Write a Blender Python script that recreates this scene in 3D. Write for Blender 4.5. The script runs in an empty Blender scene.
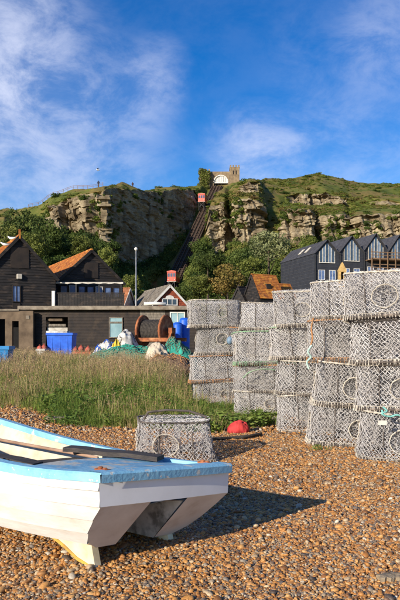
import bpy, bmesh, math, random
import numpy as np
from mathutils import Vector, Matrix

random.seed(7)
RNG = np.random.default_rng(7)
scene = bpy.context.scene
COL = scene.collection
R = math.radians

# ------------------------------------------------------------------ camera
CAM_H, FPX, HOR = 1.3, 650.0, 340.0      # eye height (m), focal length and horizon in photo pixels
cam_data = bpy.data.cameras.new('camera')
cam = bpy.data.objects.new('camera', cam_data)
COL.objects.link(cam)
cam.location = (0, 0, CAM_H)
cam.rotation_euler = (R(90), 0, 0)
cam_data.sensor_width = 36.0
cam_data.lens = FPX / 600.0 * 36.0
cam_data.shift_y = (HOR - 300.0) / 600.0
cam_data.clip_start = 0.05
cam_data.clip_end = 6000.0
scene.camera = cam

# ------------------------------------------------------------------ light
SUN_EL = 20.5
SUN_AZ = (-0.645, -0.764)                 # horizontal direction towards the sun
sun_data = bpy.data.lights.new('sun', 'SUN')
sun = bpy.data.objects.new('sun', sun_data)
COL.objects.link(sun)
sun_data.energy = 4.9
sun_data.angle = R(0.5)
sun_data.color = (1.0, 0.92, 0.80)
to_sun = Vector((SUN_AZ[0] * math.cos(R(SUN_EL)), SUN_AZ[1] * math.cos(R(SUN_EL)), math.sin(R(SUN_EL)))).normalized()
sun.rotation_euler = to_sun.to_track_quat('Z', 'Y').to_euler()

world = bpy.data.worlds.new('World')
scene.world = world
world.use_nodes = True
wn, wl = world.node_tree.nodes, world.node_tree.links
wn.clear()
w_out = wn.new('ShaderNodeOutputWorld')
w_bg = wn.new('ShaderNodeBackground')
w_sky = wn.new('ShaderNodeTexSky')
w_sky.sky_type = 'NISHITA'
w_sky.sun_disc = False
w_sky.sun_elevation = R(SUN_EL)
w_sky.sun_rotation = math.atan2(SUN_AZ[0], SUN_AZ[1])
w_sky.altitude = 0
w_sky.air_density = 1.0
w_sky.dust_density = 0.25
w_sky.ozone_density = 3.5
w_bg.inputs['Strength'].default_value = 0.105


def pix_dir(px, py):
    return Vector((px - 200.0, FPX, HOR - py)).normalized()


def wnode(t, **kw):
    n = wn.new(t)
    for k, v in kw.items():
        setattr(n, k, v)
    return n


tc = wnode('ShaderNodeTexCoord')
# thin high cloud: two noises stretched along a slanting axis
mp = wnode('ShaderNodeMapping')
mp.inputs['Rotation'].default_value = (R(10), R(-28), R(0))
mp.inputs['Scale'].default_value = (4.0, 4.0, 6.5)
wl.new(tc.outputs['Generated'], mp.inputs['Vector'])
nz = wnode('ShaderNodeTexNoise')
nz.inputs['Scale'].default_value = 2.6
nz.inputs['Detail'].default_value = 9
nz.inputs['Roughness'].default_value = 0.66
nz.inputs['Distortion'].default_value = 0.3
wl.new(mp.outputs['Vector'], nz.inputs['Vector'])
rmp = wnode('ShaderNodeMapRange', interpolation_type='SMOOTHSTEP')
rmp.inputs['From Min'].default_value = 0.30
rmp.inputs['From Max'].default_value = 0.70
rmp.inputs['To Min'].default_value = 0.12
rmp.inputs['To Max'].default_value = 0.70
# where the cloud is thick: soft banks given by their direction
acc = None
for (px, py, r_out, amp) in ((20, 110, 13, .30), (70, 160, 12, .30), (-10, 20, 9, .42), (158, 70, 3.6, .30), (150, 100, 4.0, .18),
                             (272, 155, 5.2, .36), (240, 146, 4.6, .30), (395, 35, 6, .28), (350, 165, 8, .26), (330, 70, 7, .10),
                             (-160, 90, 16, .4), (560, 120, 14, .35), (700, -100, 20, .3), (-400, -60, 20, .3)):
    d = wnode('ShaderNodeVectorMath', operation='DOT_PRODUCT')
    wl.new(tc.outputs['Generated'], d.inputs[0])
    d.inputs[1].default_value = pix_dir(px, py)
    mr = wnode('ShaderNodeMapRange', interpolation_type='SMOOTHERSTEP')
    mr.inputs['From Min'].default_value = math.cos(R(r_out))
    mr.inputs['From Max'].default_value = 1.0 + (1 - math.cos(R(r_out))) * .25
    mr.inputs['To Max'].default_value = amp * 1.25
    wl.new(d.outputs['Value'], mr.inputs['Value'])
    if acc is None:
        acc = mr.outputs[0]
    else:
        a = wnode('ShaderNodeMath', operation='ADD')
        wl.new(acc, a.inputs[0]); wl.new(mr.outputs[0], a.inputs[1])
        acc = a.outputs[0]
wl.new(nz.outputs['Fac'], rmp.inputs['Value'])
base = wnode('ShaderNodeMath', operation='ADD')
base.inputs[1].default_value = 0.07
wl.new(acc, base.inputs[0])
cm = wnode('ShaderNodeMath', operation='MULTIPLY', use_clamp=True)
wl.new(rmp.outputs[0], cm.inputs[0]); wl.new(base.outputs[0], cm.inputs[1])
wmix = wnode('ShaderNodeMix', data_type='RGBA')
wl.new(cm.outputs[0], wmix.inputs['Factor'])
hs = wnode('ShaderNodeHueSaturation')
hs.inputs['Saturation'].default_value = 1.40
hs.inputs['Value'].default_value = 1.05
hs.inputs['Hue'].default_value = 0.513
wl.new(w_sky.outputs['Color'], hs.inputs['Color'])
wl.new(hs.outputs['Color'], wmix.inputs[6])
wmix.inputs[7].default_value = (6.2, 6.5, 7.8, 1)
wl.new(wmix.outputs[2], w_bg.inputs['Color'])
wl.new(w_bg.outputs['Background'], w_out.inputs['Surface'])

vs = scene.view_settings
vs.view_transform = 'Standard'
vs.look = 'None'
vs.exposure = 0.47
vs.gamma = 1.0
vs.use_curve_mapping = False
scene.render.engine = 'CYCLES'
scene.cycles.use_denoising = True
scene.cycles.max_bounces = 6
scene.cycles.transparent_max_bounces = 8


# ------------------------------------------------------------------ helpers
def gx(px, D):
    return (px - 200.0) / FPX * D


def gz(py, D):
    return CAM_H + (HOR - py) / FPX * D


def pt(px, py, D):
    return Vector((gx(px, D), D, gz(py, D)))


def S(r, g, b):
    def f(c):
        c /= 255.0
        return c / 12.92 if c <= 0.04045 else ((c + 0.055) / 1.055) ** 2.4
    return (f(r), f(g), f(b))


def _hash(ix, iy, iz):
    h = (ix.astype(np.int64) * 374761393 + iy.astype(np.int64) * 668265263 + iz.astype(np.int64) * 2147483647) & 0xffffffff
    h = ((h ^ (h >> 13)) * 1274126177) & 0xffffffff
    h = ((h ^ (h >> 16)) * 2246822519) & 0xffffffff
    return ((h ^ (h >> 15)) & 0xffffff) / float(0xffffff)


def vnoise(x, y, z):
    x, y, z = np.broadcast_arrays(np.asarray(x, float), np.asarray(y, float), np.asarray(z, float))
    ix, iy, iz = np.floor(x), np.floor(y), np.floor(z)
    fx, fy, fz = x - ix, y - iy, z - iz
    fx, fy, fz = [f * f * (3 - 2 * f) for f in (fx, fy, fz)]
    ix, iy, iz = ix.astype(np.int64), iy.astype(np.int64), iz.astype(np.int64)
    r = 0
    for dx in (0, 1):
        for dy in (0, 1):
            for dz in (0, 1):
                w = (fx if dx else 1 - fx) * (fy if dy else 1 - fy) * (fz if dz else 1 - fz)
                r = r + w * _hash(ix + dx, iy + dy, iz + dz)
    return r


def fbm(x, y, z, o=4):
    a, s, t, f = 0.5, 0.0, 0.0, 1.0
    for i in range(o):
        s = s + a * vnoise(x * f + 17 * i, y * f + 31 * i, z * f + 7 * i)
        t += a; a *= 0.5; f *= 2.03
    return s / t


# ---- materials
MATS = {}


def mat(name, col, col2=None, rough=0.8, scale=6.0, detail=5, lo=0.35, hi=0.65, bump=0.0, bscale=None, metal=0.0,
        spec=0.4, rand=0.0, stretch=(1, 1, 1), trans=0.0, attr=None, attr_amt=0.0, col3=None, scale3=1.0, lo3=.5, hi3=.65, coat=0.0, tint=0.0):
    """two-tone noise colour, optional third stain colour, bump, per-object and per-instance variation"""
    m = bpy.data.materials.new(name)
    m.use_nodes = True
    n, l = m.node_tree.nodes, m.node_tree.links
    b = n['Principled BSDF']
    b.inputs['Roughness'].default_value = rough
    b.inputs['Metallic'].default_value = metal
    b.inputs['Specular IOR Level'].default_value = spec
    if coat:
        b.inputs['Coat Weight'].default_value = coat
    t = n.new('ShaderNodeTexCoord')
    mapn = n.new('ShaderNodeMapping')
    mapn.inputs['Scale'].default_value = stretch
    l.new(t.outputs['Object'], mapn.inputs['Vector'])
    vec = mapn.outputs['Vector']
    if col2 is None:
        col2 = tuple(c * 0.72 for c in col)

    def nsfac(sc, lo_, hi_, det=detail):
        nn = n.new('ShaderNodeTexNoise')
        nn.inputs['Scale'].default_value = sc
        nn.inputs['Detail'].default_value = det
        nn.inputs['Roughness'].default_value = 0.6
        l.new(vec, nn.inputs['Vector'])
        r = n.new('ShaderNodeMapRange')
        r.inputs['From Min'].default_value = lo_
        r.inputs['From Max'].default_value = hi_
        l.new(nn.outputs['Fac'], r.inputs['Value'])
        return r.outputs[0]

    mx = n.new('ShaderNodeMix'); mx.data_type = 'RGBA'
    l.new(nsfac(scale, lo, hi), mx.inputs['Factor'])
    mx.inputs[6].default_value = (*col, 1)
    mx.inputs[7].default_value = (*col2, 1)
    out = mx.outputs[2]
    if col3 is not None:
        m3 = n.new('ShaderNodeMix'); m3.data_type = 'RGBA'
        l.new(nsfac(scale3, lo3, hi3), m3.inputs['Factor'])
        l.new(out, m3.inputs[6])
        m3.inputs[7].default_value = (*col3, 1)
        out = m3.outputs[2]
    if rand or attr:
        h = n.new('ShaderNodeHueSaturation')
        l.new(out, h.inputs['Color'])
        if attr:
            an = n.new('ShaderNodeAttribute'); an.attribute_name = attr[0]; an.attribute_type = attr[1]
            src = an.outputs['Fac']; amt = attr_amt
        else:
            oi = n.new('ShaderNodeObjectInfo'); src = oi.outputs['Random']; amt = rand
        r = n.new('ShaderNodeMapRange')
        r.inputs['To Min'].default_value = 1 - amt
        r.inputs['To Max'].default_value = 1 + amt
        l.new(src, r.inputs['Value'])
        l.new(r.outputs[0], h.inputs['Value'])
        out = h.outputs['Color']
    if tint:
        ta = n.new('ShaderNodeAttribute'); ta.attribute_name = 'tint'
        h2 = n.new('ShaderNodeHueSaturation'); l.new(out, h2.inputs['Color'])
        r2 = n.new('ShaderNodeMapRange'); r2.inputs['To Min'].default_value = 1 - tint; r2.inputs['To Max'].default_value = 1 + tint
        l.new(ta.outputs['Fac'], r2.inputs['Value']); l.new(r2.outputs[0], h2.inputs['Value'])
        r3 = n.new('ShaderNodeMapRange'); r3.inputs['To Min'].default_value = .515; r3.inputs['To Max'].default_value = .48
        l.new(ta.outputs['Fac'], r3.inputs['Value']); l.new(r3.outputs[0], h2.inputs['Hue'])
        out = h2.outputs['Color']
    l.new(out, b.inputs['Base Color'])
    if bump:
        nb = n.new('ShaderNodeTexNoise')
        nb.inputs['Scale'].default_value = bscale or scale * 3
        nb.inputs['Detail'].default_value = 6
        l.new(vec, nb.inputs['Vector'])
        bn = n.new('ShaderNodeBump')
        bn.inputs['Strength'].default_value = bump
        bn.inputs['Distance'].default_value = 0.02
        l.new(nb.outputs['Fac'], bn.inputs['Height'])
        l.new(bn.outputs['Normal'], b.inputs['Normal'])
    if trans:
        tr = n.new('ShaderNodeBsdfTranslucent')
        l.new(out, tr.inputs['Color'])
        ms = n.new('ShaderNodeMixShader'); ms.inputs[0].default_value = trans
        l.new(b.outputs[0], ms.inputs[1]); l.new(tr.outputs[0], ms.inputs[2])
        l.new(ms.outputs[0], n['Material Output'].inputs['Surface'])
    MATS[name] = m
    return m


def ramp_mat(name, stops, rough=0.6, spec=0.4, attr='col', atype='INSTANCER', bump=0.0, bscale=60, var=0.12, trans=0.0, tint=0.0):
    """colour picked per instance from a ramp by a stored random value"""
    m = bpy.data.materials.new(name)
    m.use_nodes = True
    n, l = m.node_tree.nodes, m.node_tree.links
    b = n['Principled BSDF']
    b.inputs['Roughness'].default_value = rough
    b.inputs['Specular IOR Level'].default_value = spec
    an = n.new('ShaderNodeAttribute'); an.attribute_name = attr; an.attribute_type = atype
    cr = n.new('ShaderNodeValToRGB')
    el = cr.color_ramp.elements
    while len(el) > 1:
        el.remove(el[-1])
    el[0].position = stops[0][0]; el[0].color = (*stops[0][1], 1)
    for p, c in stops[1:]:
        e = el.new(p); e.color = (*c, 1)
    if tint:
        ta = n.new('ShaderNodeAttribute'); ta.attribute_name = 'tint'
        md = n.new('ShaderNodeMath'); md.operation = 'MULTIPLY_ADD'; md.inputs[1].default_value = tint
        ms_ = n.new('ShaderNodeMath'); ms_.operation = 'SUBTRACT'; ms_.inputs[1].default_value = .5
        l.new(ta.outputs['Fac'], ms_.inputs[0]); l.new(ms_.outputs[0], md.inputs[0]); l.new(an.outputs['Fac'], md.inputs[2])
        l.new(md.outputs[0], cr.inputs['Fac'])
    else:
        l.new(an.outputs['Fac'], cr.inputs['Fac'])
    t = n.new('ShaderNodeTexCoord')
    nn = n.new('ShaderNodeTexNoise'); nn.inputs['Scale'].default_value = bscale; nn.inputs['Detail'].default_value = 4
    l.new(t.outputs['Object'], nn.inputs['Vector'])
    h = n.new('ShaderNodeHueSaturation')
    r = n.new('ShaderNodeMapRange')
    r.inputs['From Min'].default_value = .3; r.inputs['From Max'].default_value = .7
    r.inputs['To Min'].default_value = 1 - var; r.inputs['To Max'].default_value = 1 + var
    l.new(nn.outputs['Fac'], r.inputs['Value'])
    l.new(r.outputs[0], h.inputs['Value'])
    l.new(cr.outputs['Color'], h.inputs['Color'])
    l.new(h.outputs['Color'], b.inputs['Base Color'])
    if bump:
        bn = n.new('ShaderNodeBump'); bn.inputs['Strength'].default_value = bump; bn.inputs['Distance'].default_value = 0.004
        l.new(nn.outputs['Fac'], bn.inputs['Height']); l.new(bn.outputs['Normal'], b.inputs['Normal'])
    if trans:
        tr = n.new('ShaderNodeBsdfTranslucent')
        l.new(h.outputs['Color'], tr.inputs['Color'])
        ms = n.new('ShaderNodeMixShader'); ms.inputs[0].default_value = trans
        l.new(b.outputs[0], ms.inputs[1]); l.new(tr.outputs[0], ms.inputs[2])
        l.new(ms.outputs[0], n['Material Output'].inputs['Surface'])
    MATS[name] = m
    return m


def mesh_np(name, V, Fq, smooth=False, mats=()):
    """mesh from an (n,3) array and a list/array of faces"""
    me = bpy.data.meshes.new(name)
    V = np.asarray(V, dtype=np.float32)
    if isinstance(Fq, np.ndarray):
        k = Fq.shape[1]
        me.vertices.add(len(V)); me.vertices.foreach_set('co', V.ravel())
        me.loops.add(Fq.size); me.loops.foreach_set('vertex_index', Fq.astype(np.int32).ravel())
        me.polygons.add(len(Fq))
        me.polygons.foreach_set('loop_start', np.arange(0, Fq.size, k, dtype=np.int32))
        me.update(calc_edges=True)
        me.validate()
    else:
        me.from_pydata([tuple(v) for v in V], [], [tuple(f) for f in Fq])
        me.update()
    if smooth:
        me.polygons.foreach_set('use_smooth', np.ones(len(me.polygons), dtype=bool))
    for m in mats:
        me.materials.append(m)
    return me


def tag(o, label=None, cat=None, group=None, kind=None):
    if label: o['label'] = label
    if cat: o['category'] = cat
    if group: o['group'] = group
    if kind: o['kind'] = kind
    return o


def world_off(o):
    v = Vector((0, 0, 0))
    while o is not None:
        v = v + o.location
        o = o.parent
    return v


def empty(name, loc, rot=(0, 0, 0), parent=None):
    o = bpy.data.objects.new(name, None)
    COL.objects.link(o)
    o.location = loc
    o.rotation_euler = rot
    o.empty_display_size = 0.1
    o.parent = parent
    return o


def link(name, me, parent=None, loc=(0, 0, 0), rot=(0, 0, 0), scale=(1, 1, 1)):
    o = bpy.data.objects.new(name, me)
    COL.objects.link(o)
    o.location = loc; o.rotation_euler = rot; o.scale = scale
    o.parent = parent
    return o


class MB:
    """collects boxes, bars, tubes, sheets; build() links them as one mesh"""

    def __init__(self, M=None):
        self.v, self.f = [], []
        self.M = M or Matrix()

    def add(self, vs, fs):
        k = len(self.v)
        self.v += [self.M @ Vector(v) for v in vs]
        self.f += [tuple(i + k for i in f) for f in fs]
        return self

    def box(self, x0, x1, y0, y1, z0, z1):
        return self.add([(x0, y0, z0), (x1, y0, z0), (x1, y1, z0), (x0, y1, z0), (x0, y0, z1), (x1, y0, z1), (x1, y1, z1), (x0, y1, z1)],
                        [(0, 3, 2, 1), (4, 5, 6, 7), (0, 1, 5, 4), (1, 2, 6, 5), (2, 3, 7, 6), (3, 0, 4, 7)])

    def bar(self, a, b, w, h, up=(0, 0, 1)):
        a, b = Vector(a), Vector(b)
        d = (b - a).normalized()
        s = d.cross(Vector(up))
        if s.length < 1e-4:
            s = d.cross(Vector((0, 1, 0)))
        s.normalize()
        u = s.cross(d).normalized()
        s *= w / 2; u *= h / 2
        return self.add([a - s - u, a + s - u, a + s + u, a - s + u, b - s - u, b + s - u, b + s + u, b - s + u],
                        [(0, 3, 2, 1), (4, 5, 6, 7), (0, 1, 5, 4), (1, 2, 6, 5), (2, 3, 7, 6), (3, 0, 4, 7)])

    def tube(self, pts, r, n=8, closed=False, cap=True):
        pts = [Vector(p) for p in pts]
        m = len(pts)
        rr = r if isinstance(r, (list, tuple)) else [r] * m
        vs, fs = [], []
        prev = None
        for i, p in enumerate(pts):
            if closed:
                d = pts[(i + 1) % m] - pts[i - 1]
            else:
                d = pts[min(i + 1, m - 1)] - pts[max(i - 1, 0)]
            d = d.normalized() if d.length > 1e-9 else Vector((0, 0, 1))
            if prev is None:
                a = d.orthogonal().normalized() if abs(d.z) > .95 else d.cross(Vector((0, 0, 1))).normalized()
            else:
                a = (prev - d * prev.dot(d)).normalized()
            prev = a
            c = d.cross(a)
            for k in range(n):
                t = 2 * math.pi * k / n
                vs.append(p + (a * math.cos(t) + c * math.sin(t)) * rr[i])
        for i in range(m if closed else m - 1):
            j = (i + 1) % m
            for k in range(n):
                fs.append((i * n + k, i * n + (k + 1) % n, j * n + (k + 1) % n, j * n + k))
        if cap and not closed:
            fs.append(tuple(range(n - 1, -1, -1)))
            fs.append(tuple((m - 1) * n + k for k in range(n)))
        return self.add(vs, fs)

    def lathe(self, prof, n=16, c=(0, 0, 0), axis='z'):
        vs, fs = [], []
        for (r, z) in prof:
            for k in range(n):
                t = 2 * math.pi * k / n
                p = (r * math.cos(t), r * math.sin(t), z)
                if axis == 'x': p = (p[2], p[0], p[1])
                if axis == 'y': p = (p[0], p[2], p[1])
                vs.append((p[0] + c[0], p[1] + c[1], p[2] + c[2]))
        for i in range(len(prof) - 1):
            for k in range(n):
                fs.append((i * n + k, i * n + (k + 1) % n, (i + 1) * n + (k + 1) % n, (i + 1) * n + k))
        fs.append(tuple(range(n - 1, -1, -1)))
        fs.append(tuple((len(prof) - 1) * n + k for k in range(n)))
        return self.add(vs, fs)

    def prism(self, poly, y0, y1):
        """polygon in x,z extruded along y"""
        n = len(poly)
        vs = [(x, y0, z) for x, z in poly] + [(x, y1, z) for x, z in poly]
        fs = [tuple(range(n)), tuple(range(2 * n - 1, n - 1, -1))]
        for i in range(n):
            j = (i + 1) % n
            fs.append((j, i, n + i, n + j))
        return self.add(vs, fs)

    def grid(self, rows):
        m, n = len(rows), len(rows[0])
        return self.add([p for r in rows for p in r],
                        [(i * n + j, i * n + j + 1, (i + 1) * n + j + 1, (i + 1) * n + j) for i in range(m - 1) for j in range(n - 1)])

    def mesh(self, name, mats, smooth=False, bevel=0.0):
        me = bpy.data.meshes.new(name)
        me.from_pydata([tuple(v) for v in self.v], [], self.f)
        if bevel:
            bm = bmesh.new(); bm.from_mesh(me)
            bmesh.ops.recalc_face_normals(bm, faces=bm.faces)
            bmesh.ops.bevel(bm, geom=bm.edges[:], offset=bevel, segments=1, affect='EDGES', clamp_overlap=True)
            bm.to_mesh(me); bm.free()
        else:
            bm = bmesh.new(); bm.from_mesh(me)
            bmesh.ops.recalc_face_normals(bm, faces=bm.faces)
            bm.to_mesh(me); bm.free()
        if smooth:
            me.polygons.foreach_set('use_smooth', np.ones(len(me.polygons), dtype=bool))
        for m in (mats if isinstance(mats, (list, tuple)) else [mats]):
            me.materials.append(m)
        return me

    def build(self, name, m, parent=None, smooth=False, bevel=0.0):
        off = world_off(parent)
        self.v = [v - off for v in self.v]
        return link(name, self.mesh(name, m, smooth, bevel), parent)


def prisms(P0, P1, r, k=3):
    """many thin straight strands as one array of k-sided prisms"""
    P0, P1 = np.asarray(P0, float), np.asarray(P1, float)
    d = P1 - P0
    L = np.linalg.norm(d, axis=1, keepdims=True) + 1e-9
    d = d / L
    ref = np.where(np.abs(d[:, 2:3]) > .9, np.array([[1., 0, 0]]), np.array([[0, 0, 1.]]))
    a = np.cross(d, ref); a /= np.linalg.norm(a, axis=1, keepdims=True) + 1e-9
    b = np.cross(d, a)
    r = np.broadcast_to(np.asarray(r, float), (len(P0),))[:, None]
    ring = []
    for i in range(k):
        t = 2 * math.pi * i / k
        ring.append((a * math.cos(t) + b * math.sin(t)) * r)
    V = np.stack([P0 + q for q in ring] + [P1 + q for q in ring], axis=1)
    n = len(P0)
    base = (np.arange(n) * 2 * k)[:, None]
    F = []
    for i in range(k):
        j = (i + 1) % k
        F.append(np.stack([base[:, 0] + i, base[:, 0] + j, base[:, 0] + k + j, base[:, 0] + k + i], axis=1))
    return V.reshape(-1, 3), np.concatenate(F)


def join_np(parts):
    V, F, k = [], [], 0
    for v, f in parts:
        V.append(v); F.append(f + k); k += len(v)
    return np.concatenate(V), np.concatenate(F)


def scatter(name, pts, rot, scl, idx, col, protos, label=None, parent=None, kind='stuff', cat=None):
    """one object: proto meshes set out on points by geometry nodes"""
    me = bpy.data.meshes.new(name)
    pts = np.asarray(pts, np.float32)
    me.vertices.add(len(pts)); me.vertices.foreach_set('co', pts.ravel())
    for an, ty, data, key in (('rot', 'FLOAT_VECTOR', rot, 'vector'), ('scl', 'FLOAT_VECTOR', scl, 'vector'),
                              ('idx', 'INT', idx, 'value'), ('col', 'FLOAT', col, 'value')):
        at = me.attributes.new(an, ty, 'POINT')
        at.data.foreach_set(key, np.asarray(data, np.int32 if ty == 'INT' else np.float32).ravel())
    o = link(name, me, parent)
    pc = bpy.data.collections.new(name + '_protos')
    for i, pm in enumerate(protos):
        po = bpy.data.objects.new('%s_kind_%02d' % (name, i), pm)
        pc.objects.link(po)
    ng = bpy.data.node_groups.new(name + '_nodes', 'GeometryNodeTree')
    ng.interface.new_socket('Geometry', in_out='INPUT', socket_type='NodeSocketGeometry')
    ng.interface.new_socket('Geometry', in_out='OUTPUT', socket_type='NodeSocketGeometry')
    N, L = ng.nodes, ng.links
    gi, go = N.new('NodeGroupInput'), N.new('NodeGroupOutput')
    ci = N.new('GeometryNodeCollectionInfo')
    ci.inputs['Collection'].default_value = pc
    ci.inputs['Separate Children'].default_value = True
    ci.inputs['Reset Children'].default_value = True
    ip = N.new('GeometryNodeInstanceOnPoints')
    ip.inputs['Pick Instance'].default_value = True

    def na(nm, ty):
        q = N.new('GeometryNodeInputNamedAttribute'); q.data_type = ty; q.inputs['Name'].default_value = nm
        return q.outputs['Attribute']
    L.new(gi.outputs[0], ip.inputs['Points'])
    L.new(ci.outputs[0], ip.inputs['Instance'])
    L.new(na('idx', 'INT'), ip.inputs['Instance Index'])
    L.new(na('rot', 'FLOAT_VECTOR'), ip.inputs['Rotation'])
    L.new(na('scl', 'FLOAT_VECTOR'), ip.inputs['Scale'])
    L.new(ip.outputs[0], go.inputs[0])
    md = o.modifiers.new('scatter', 'NODES')
    md.node_group = ng
    tag(o, label, cat, None, kind)
    return o


def leaf_cloud(rng, centers, radii, n_per, size, flat=0.0):
    """leaf quads spread over the shells of several clumps; returns V,F,tint per face"""
    C = np.repeat(np.asarray(centers, float), n_per, axis=0)
    Rr = np.repeat(np.asarray(radii, float), n_per)[:, None]
    n = len(C)
    d = rng.normal(size=(n, 3)); d /= np.linalg.norm(d, axis=1, keepdims=True)
    rad = rng.uniform(0.45, 1.0, (n, 1)) ** 0.5
    P = C + d * rad * Rr * np.array([1, 1, 0.85])
    nrm = d * 0.9 + rng.normal(size=(n, 3)) * 0.6
    nrm /= np.linalg.norm(nrm, axis=1, keepdims=True)
    t = rng.normal(size=(n, 3)); t -= nrm * (t * nrm).sum(1, keepdims=True); t /= np.linalg.norm(t, axis=1, keepdims=True)
    b = np.cross(nrm, t)
    s = (size * rng.uniform(0.6, 1.4, (n, 1)))
    w = s * rng.uniform(.45, .7, (n, 1))
    V = np.stack([P - t * s, P - b * w, P + t * s, P + b * w], axis=1).reshape(-1, 3)
    F = np.arange(4 * n).reshape(-1, 4)
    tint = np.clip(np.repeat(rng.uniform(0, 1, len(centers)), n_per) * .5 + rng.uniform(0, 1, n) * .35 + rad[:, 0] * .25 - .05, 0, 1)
    return V, F, tint


def leaf_mesh(name, V, F, tint, m):
    me = mesh_np(name, V, F, False, [m])
    a = me.attributes.new('tint', 'FLOAT', 'FACE')
    a.data.foreach_set('value', tint.astype(np.float32))
    return me

# ------------------------------------------------------------------ ground
def sstep(a, b, x):
    t = np.clip((np.asarray(x, float) - a) / (b - a), 0, 1)
    return t * t * (3 - 2 * t)


def ground_z(x, y):
    x, y = np.asarray(x, float), np.asarray(y, float)
    z = -0.05 * (1 - sstep(3.3, 4.7, y))
    z = z + .46 * sstep(9.3, 20, y) * (1 - sstep(28, 40, y)) * (1 - sstep(-1.1, -.15, x + .02 * (y - 12) * (y > 12)))
    z = z + (fbm(x * .7, y * .7, 0 * x, 3) - .5) * .07 * (1 - sstep(14, 30, y))
    return z


def make_ground_mat():
    m = bpy.data.materials.new('shingle_ground')
    m.use_nodes = True
    n, l = m.node_tree.nodes, m.node_tree.links
    b = n['Principled BSDF']
    b.inputs['Roughness'].default_value = .85
    t = n.new('ShaderNodeTexCoord')
    vo = n.new('ShaderNodeTexVoronoi'); vo.inputs['Scale'].default_value = 26
    l.new(t.outputs['Object'], vo.inputs['Vector'])
    sp = n.new('ShaderNodeSeparateColor'); l.new(vo.outputs['Color'], sp.inputs[0])
    cr = n.new('ShaderNodeValToRGB')
    e = cr.color_ramp.elements
    e[0].position = 0; e[0].color = (*S(96, 66, 40), 1)
    e[1].position = 1; e[1].color = (*S(205, 175, 135), 1)
    for p, c in ((.3, S(160, 104, 52)), (.6, S(176, 128, 76)), (.8, S(120, 104, 88))):
        q = e.new(p); q.color = (*c, 1)
    l.new(sp.outputs[0], cr.inputs['Fac'])
    # soil and old grass take over inland
    n2 = n.new('ShaderNodeTexNoise'); n2.inputs['Scale'].default_value = .9; n2.inputs['Detail'].default_value = 6
    l.new(t.outputs['Object'], n2.inputs['Vector'])
    c2 = n.new('ShaderNodeValToRGB')
    e = c2.color_ramp.elements
    e[0].position = .3; e[0].color = (*S(84, 76, 44), 1)
    e[1].position = .7; e[1].color = (*S(140, 116, 80), 1)
    l.new(n2.outputs['Fac'], c2.inputs['Fac'])
    sx = n.new('ShaderNodeSeparateXYZ'); l.new(t.outputs['Object'], sx.inputs[0])
    ad = n.new('ShaderNodeMath'); ad.operation = 'MULTIPLY_ADD'
    l.new(n2.outputs['Fac'], ad.inputs[0]); ad.inputs[1].default_value = 4.0; l.new(sx.outputs['Y'], ad.inputs[2])
    mr = n.new('ShaderNodeMapRange'); mr.inputs['From Min'].default_value = 13.0; mr.inputs['From Max'].default_value = 16.0
    l.new(ad.outputs[0], mr.inputs['Value'])
    mx = n.new('ShaderNodeMix'); mx.data_type = 'RGBA'
    l.new(mr.outputs[0], mx.inputs['Factor']); l.new(cr.outputs[0], mx.inputs[6]); l.new(c2.outputs[0], mx.inputs[7])
    l.new(mx.outputs[2], b.inputs['Base Color'])
    bn = n.new('ShaderNodeBump'); bn.inputs['Strength'].default_value = .7; bn.inputs['Distance'].default_value = .02; bn.invert = True
    l.new(vo.outputs['Distance'], bn.inputs['Height']); l.new(bn.outputs['Normal'], b.inputs['Normal'])
    return m


xs = np.concatenate([[-3000, -900, -300, -120, -60, -30], np.arange(-18, 18.01, .3), [30, 60, 120, 300, 900, 3000]])
ys = np.concatenate([[-60, -20, -6], np.arange(0, 26, .3), [27, 28, 30, 32, 34, 36, 40, 55, 80, 140, 300, 800, 4000]])
GX, GY = np.meshgrid(xs, ys)
GZ = ground_z(GX, GY) - .012
nx, ny = len(xs), len(ys)
ii, jj = np.meshgrid(np.arange(ny - 1), np.arange(nx - 1), indexing='ij')
gf = np.stack([ii * nx + jj, ii * nx + jj + 1, (ii + 1) * nx + jj + 1, (ii + 1) * nx + jj], -1).reshape(-1, 4)
ground = link('ground', mesh_np('ground', np.stack([GX, GY, GZ], -1).reshape(-1, 3), gf, True, [make_ground_mat()]))
tag(ground, 'shingle beach running back into rough ground below the hill', 'ground', kind='structure')

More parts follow.
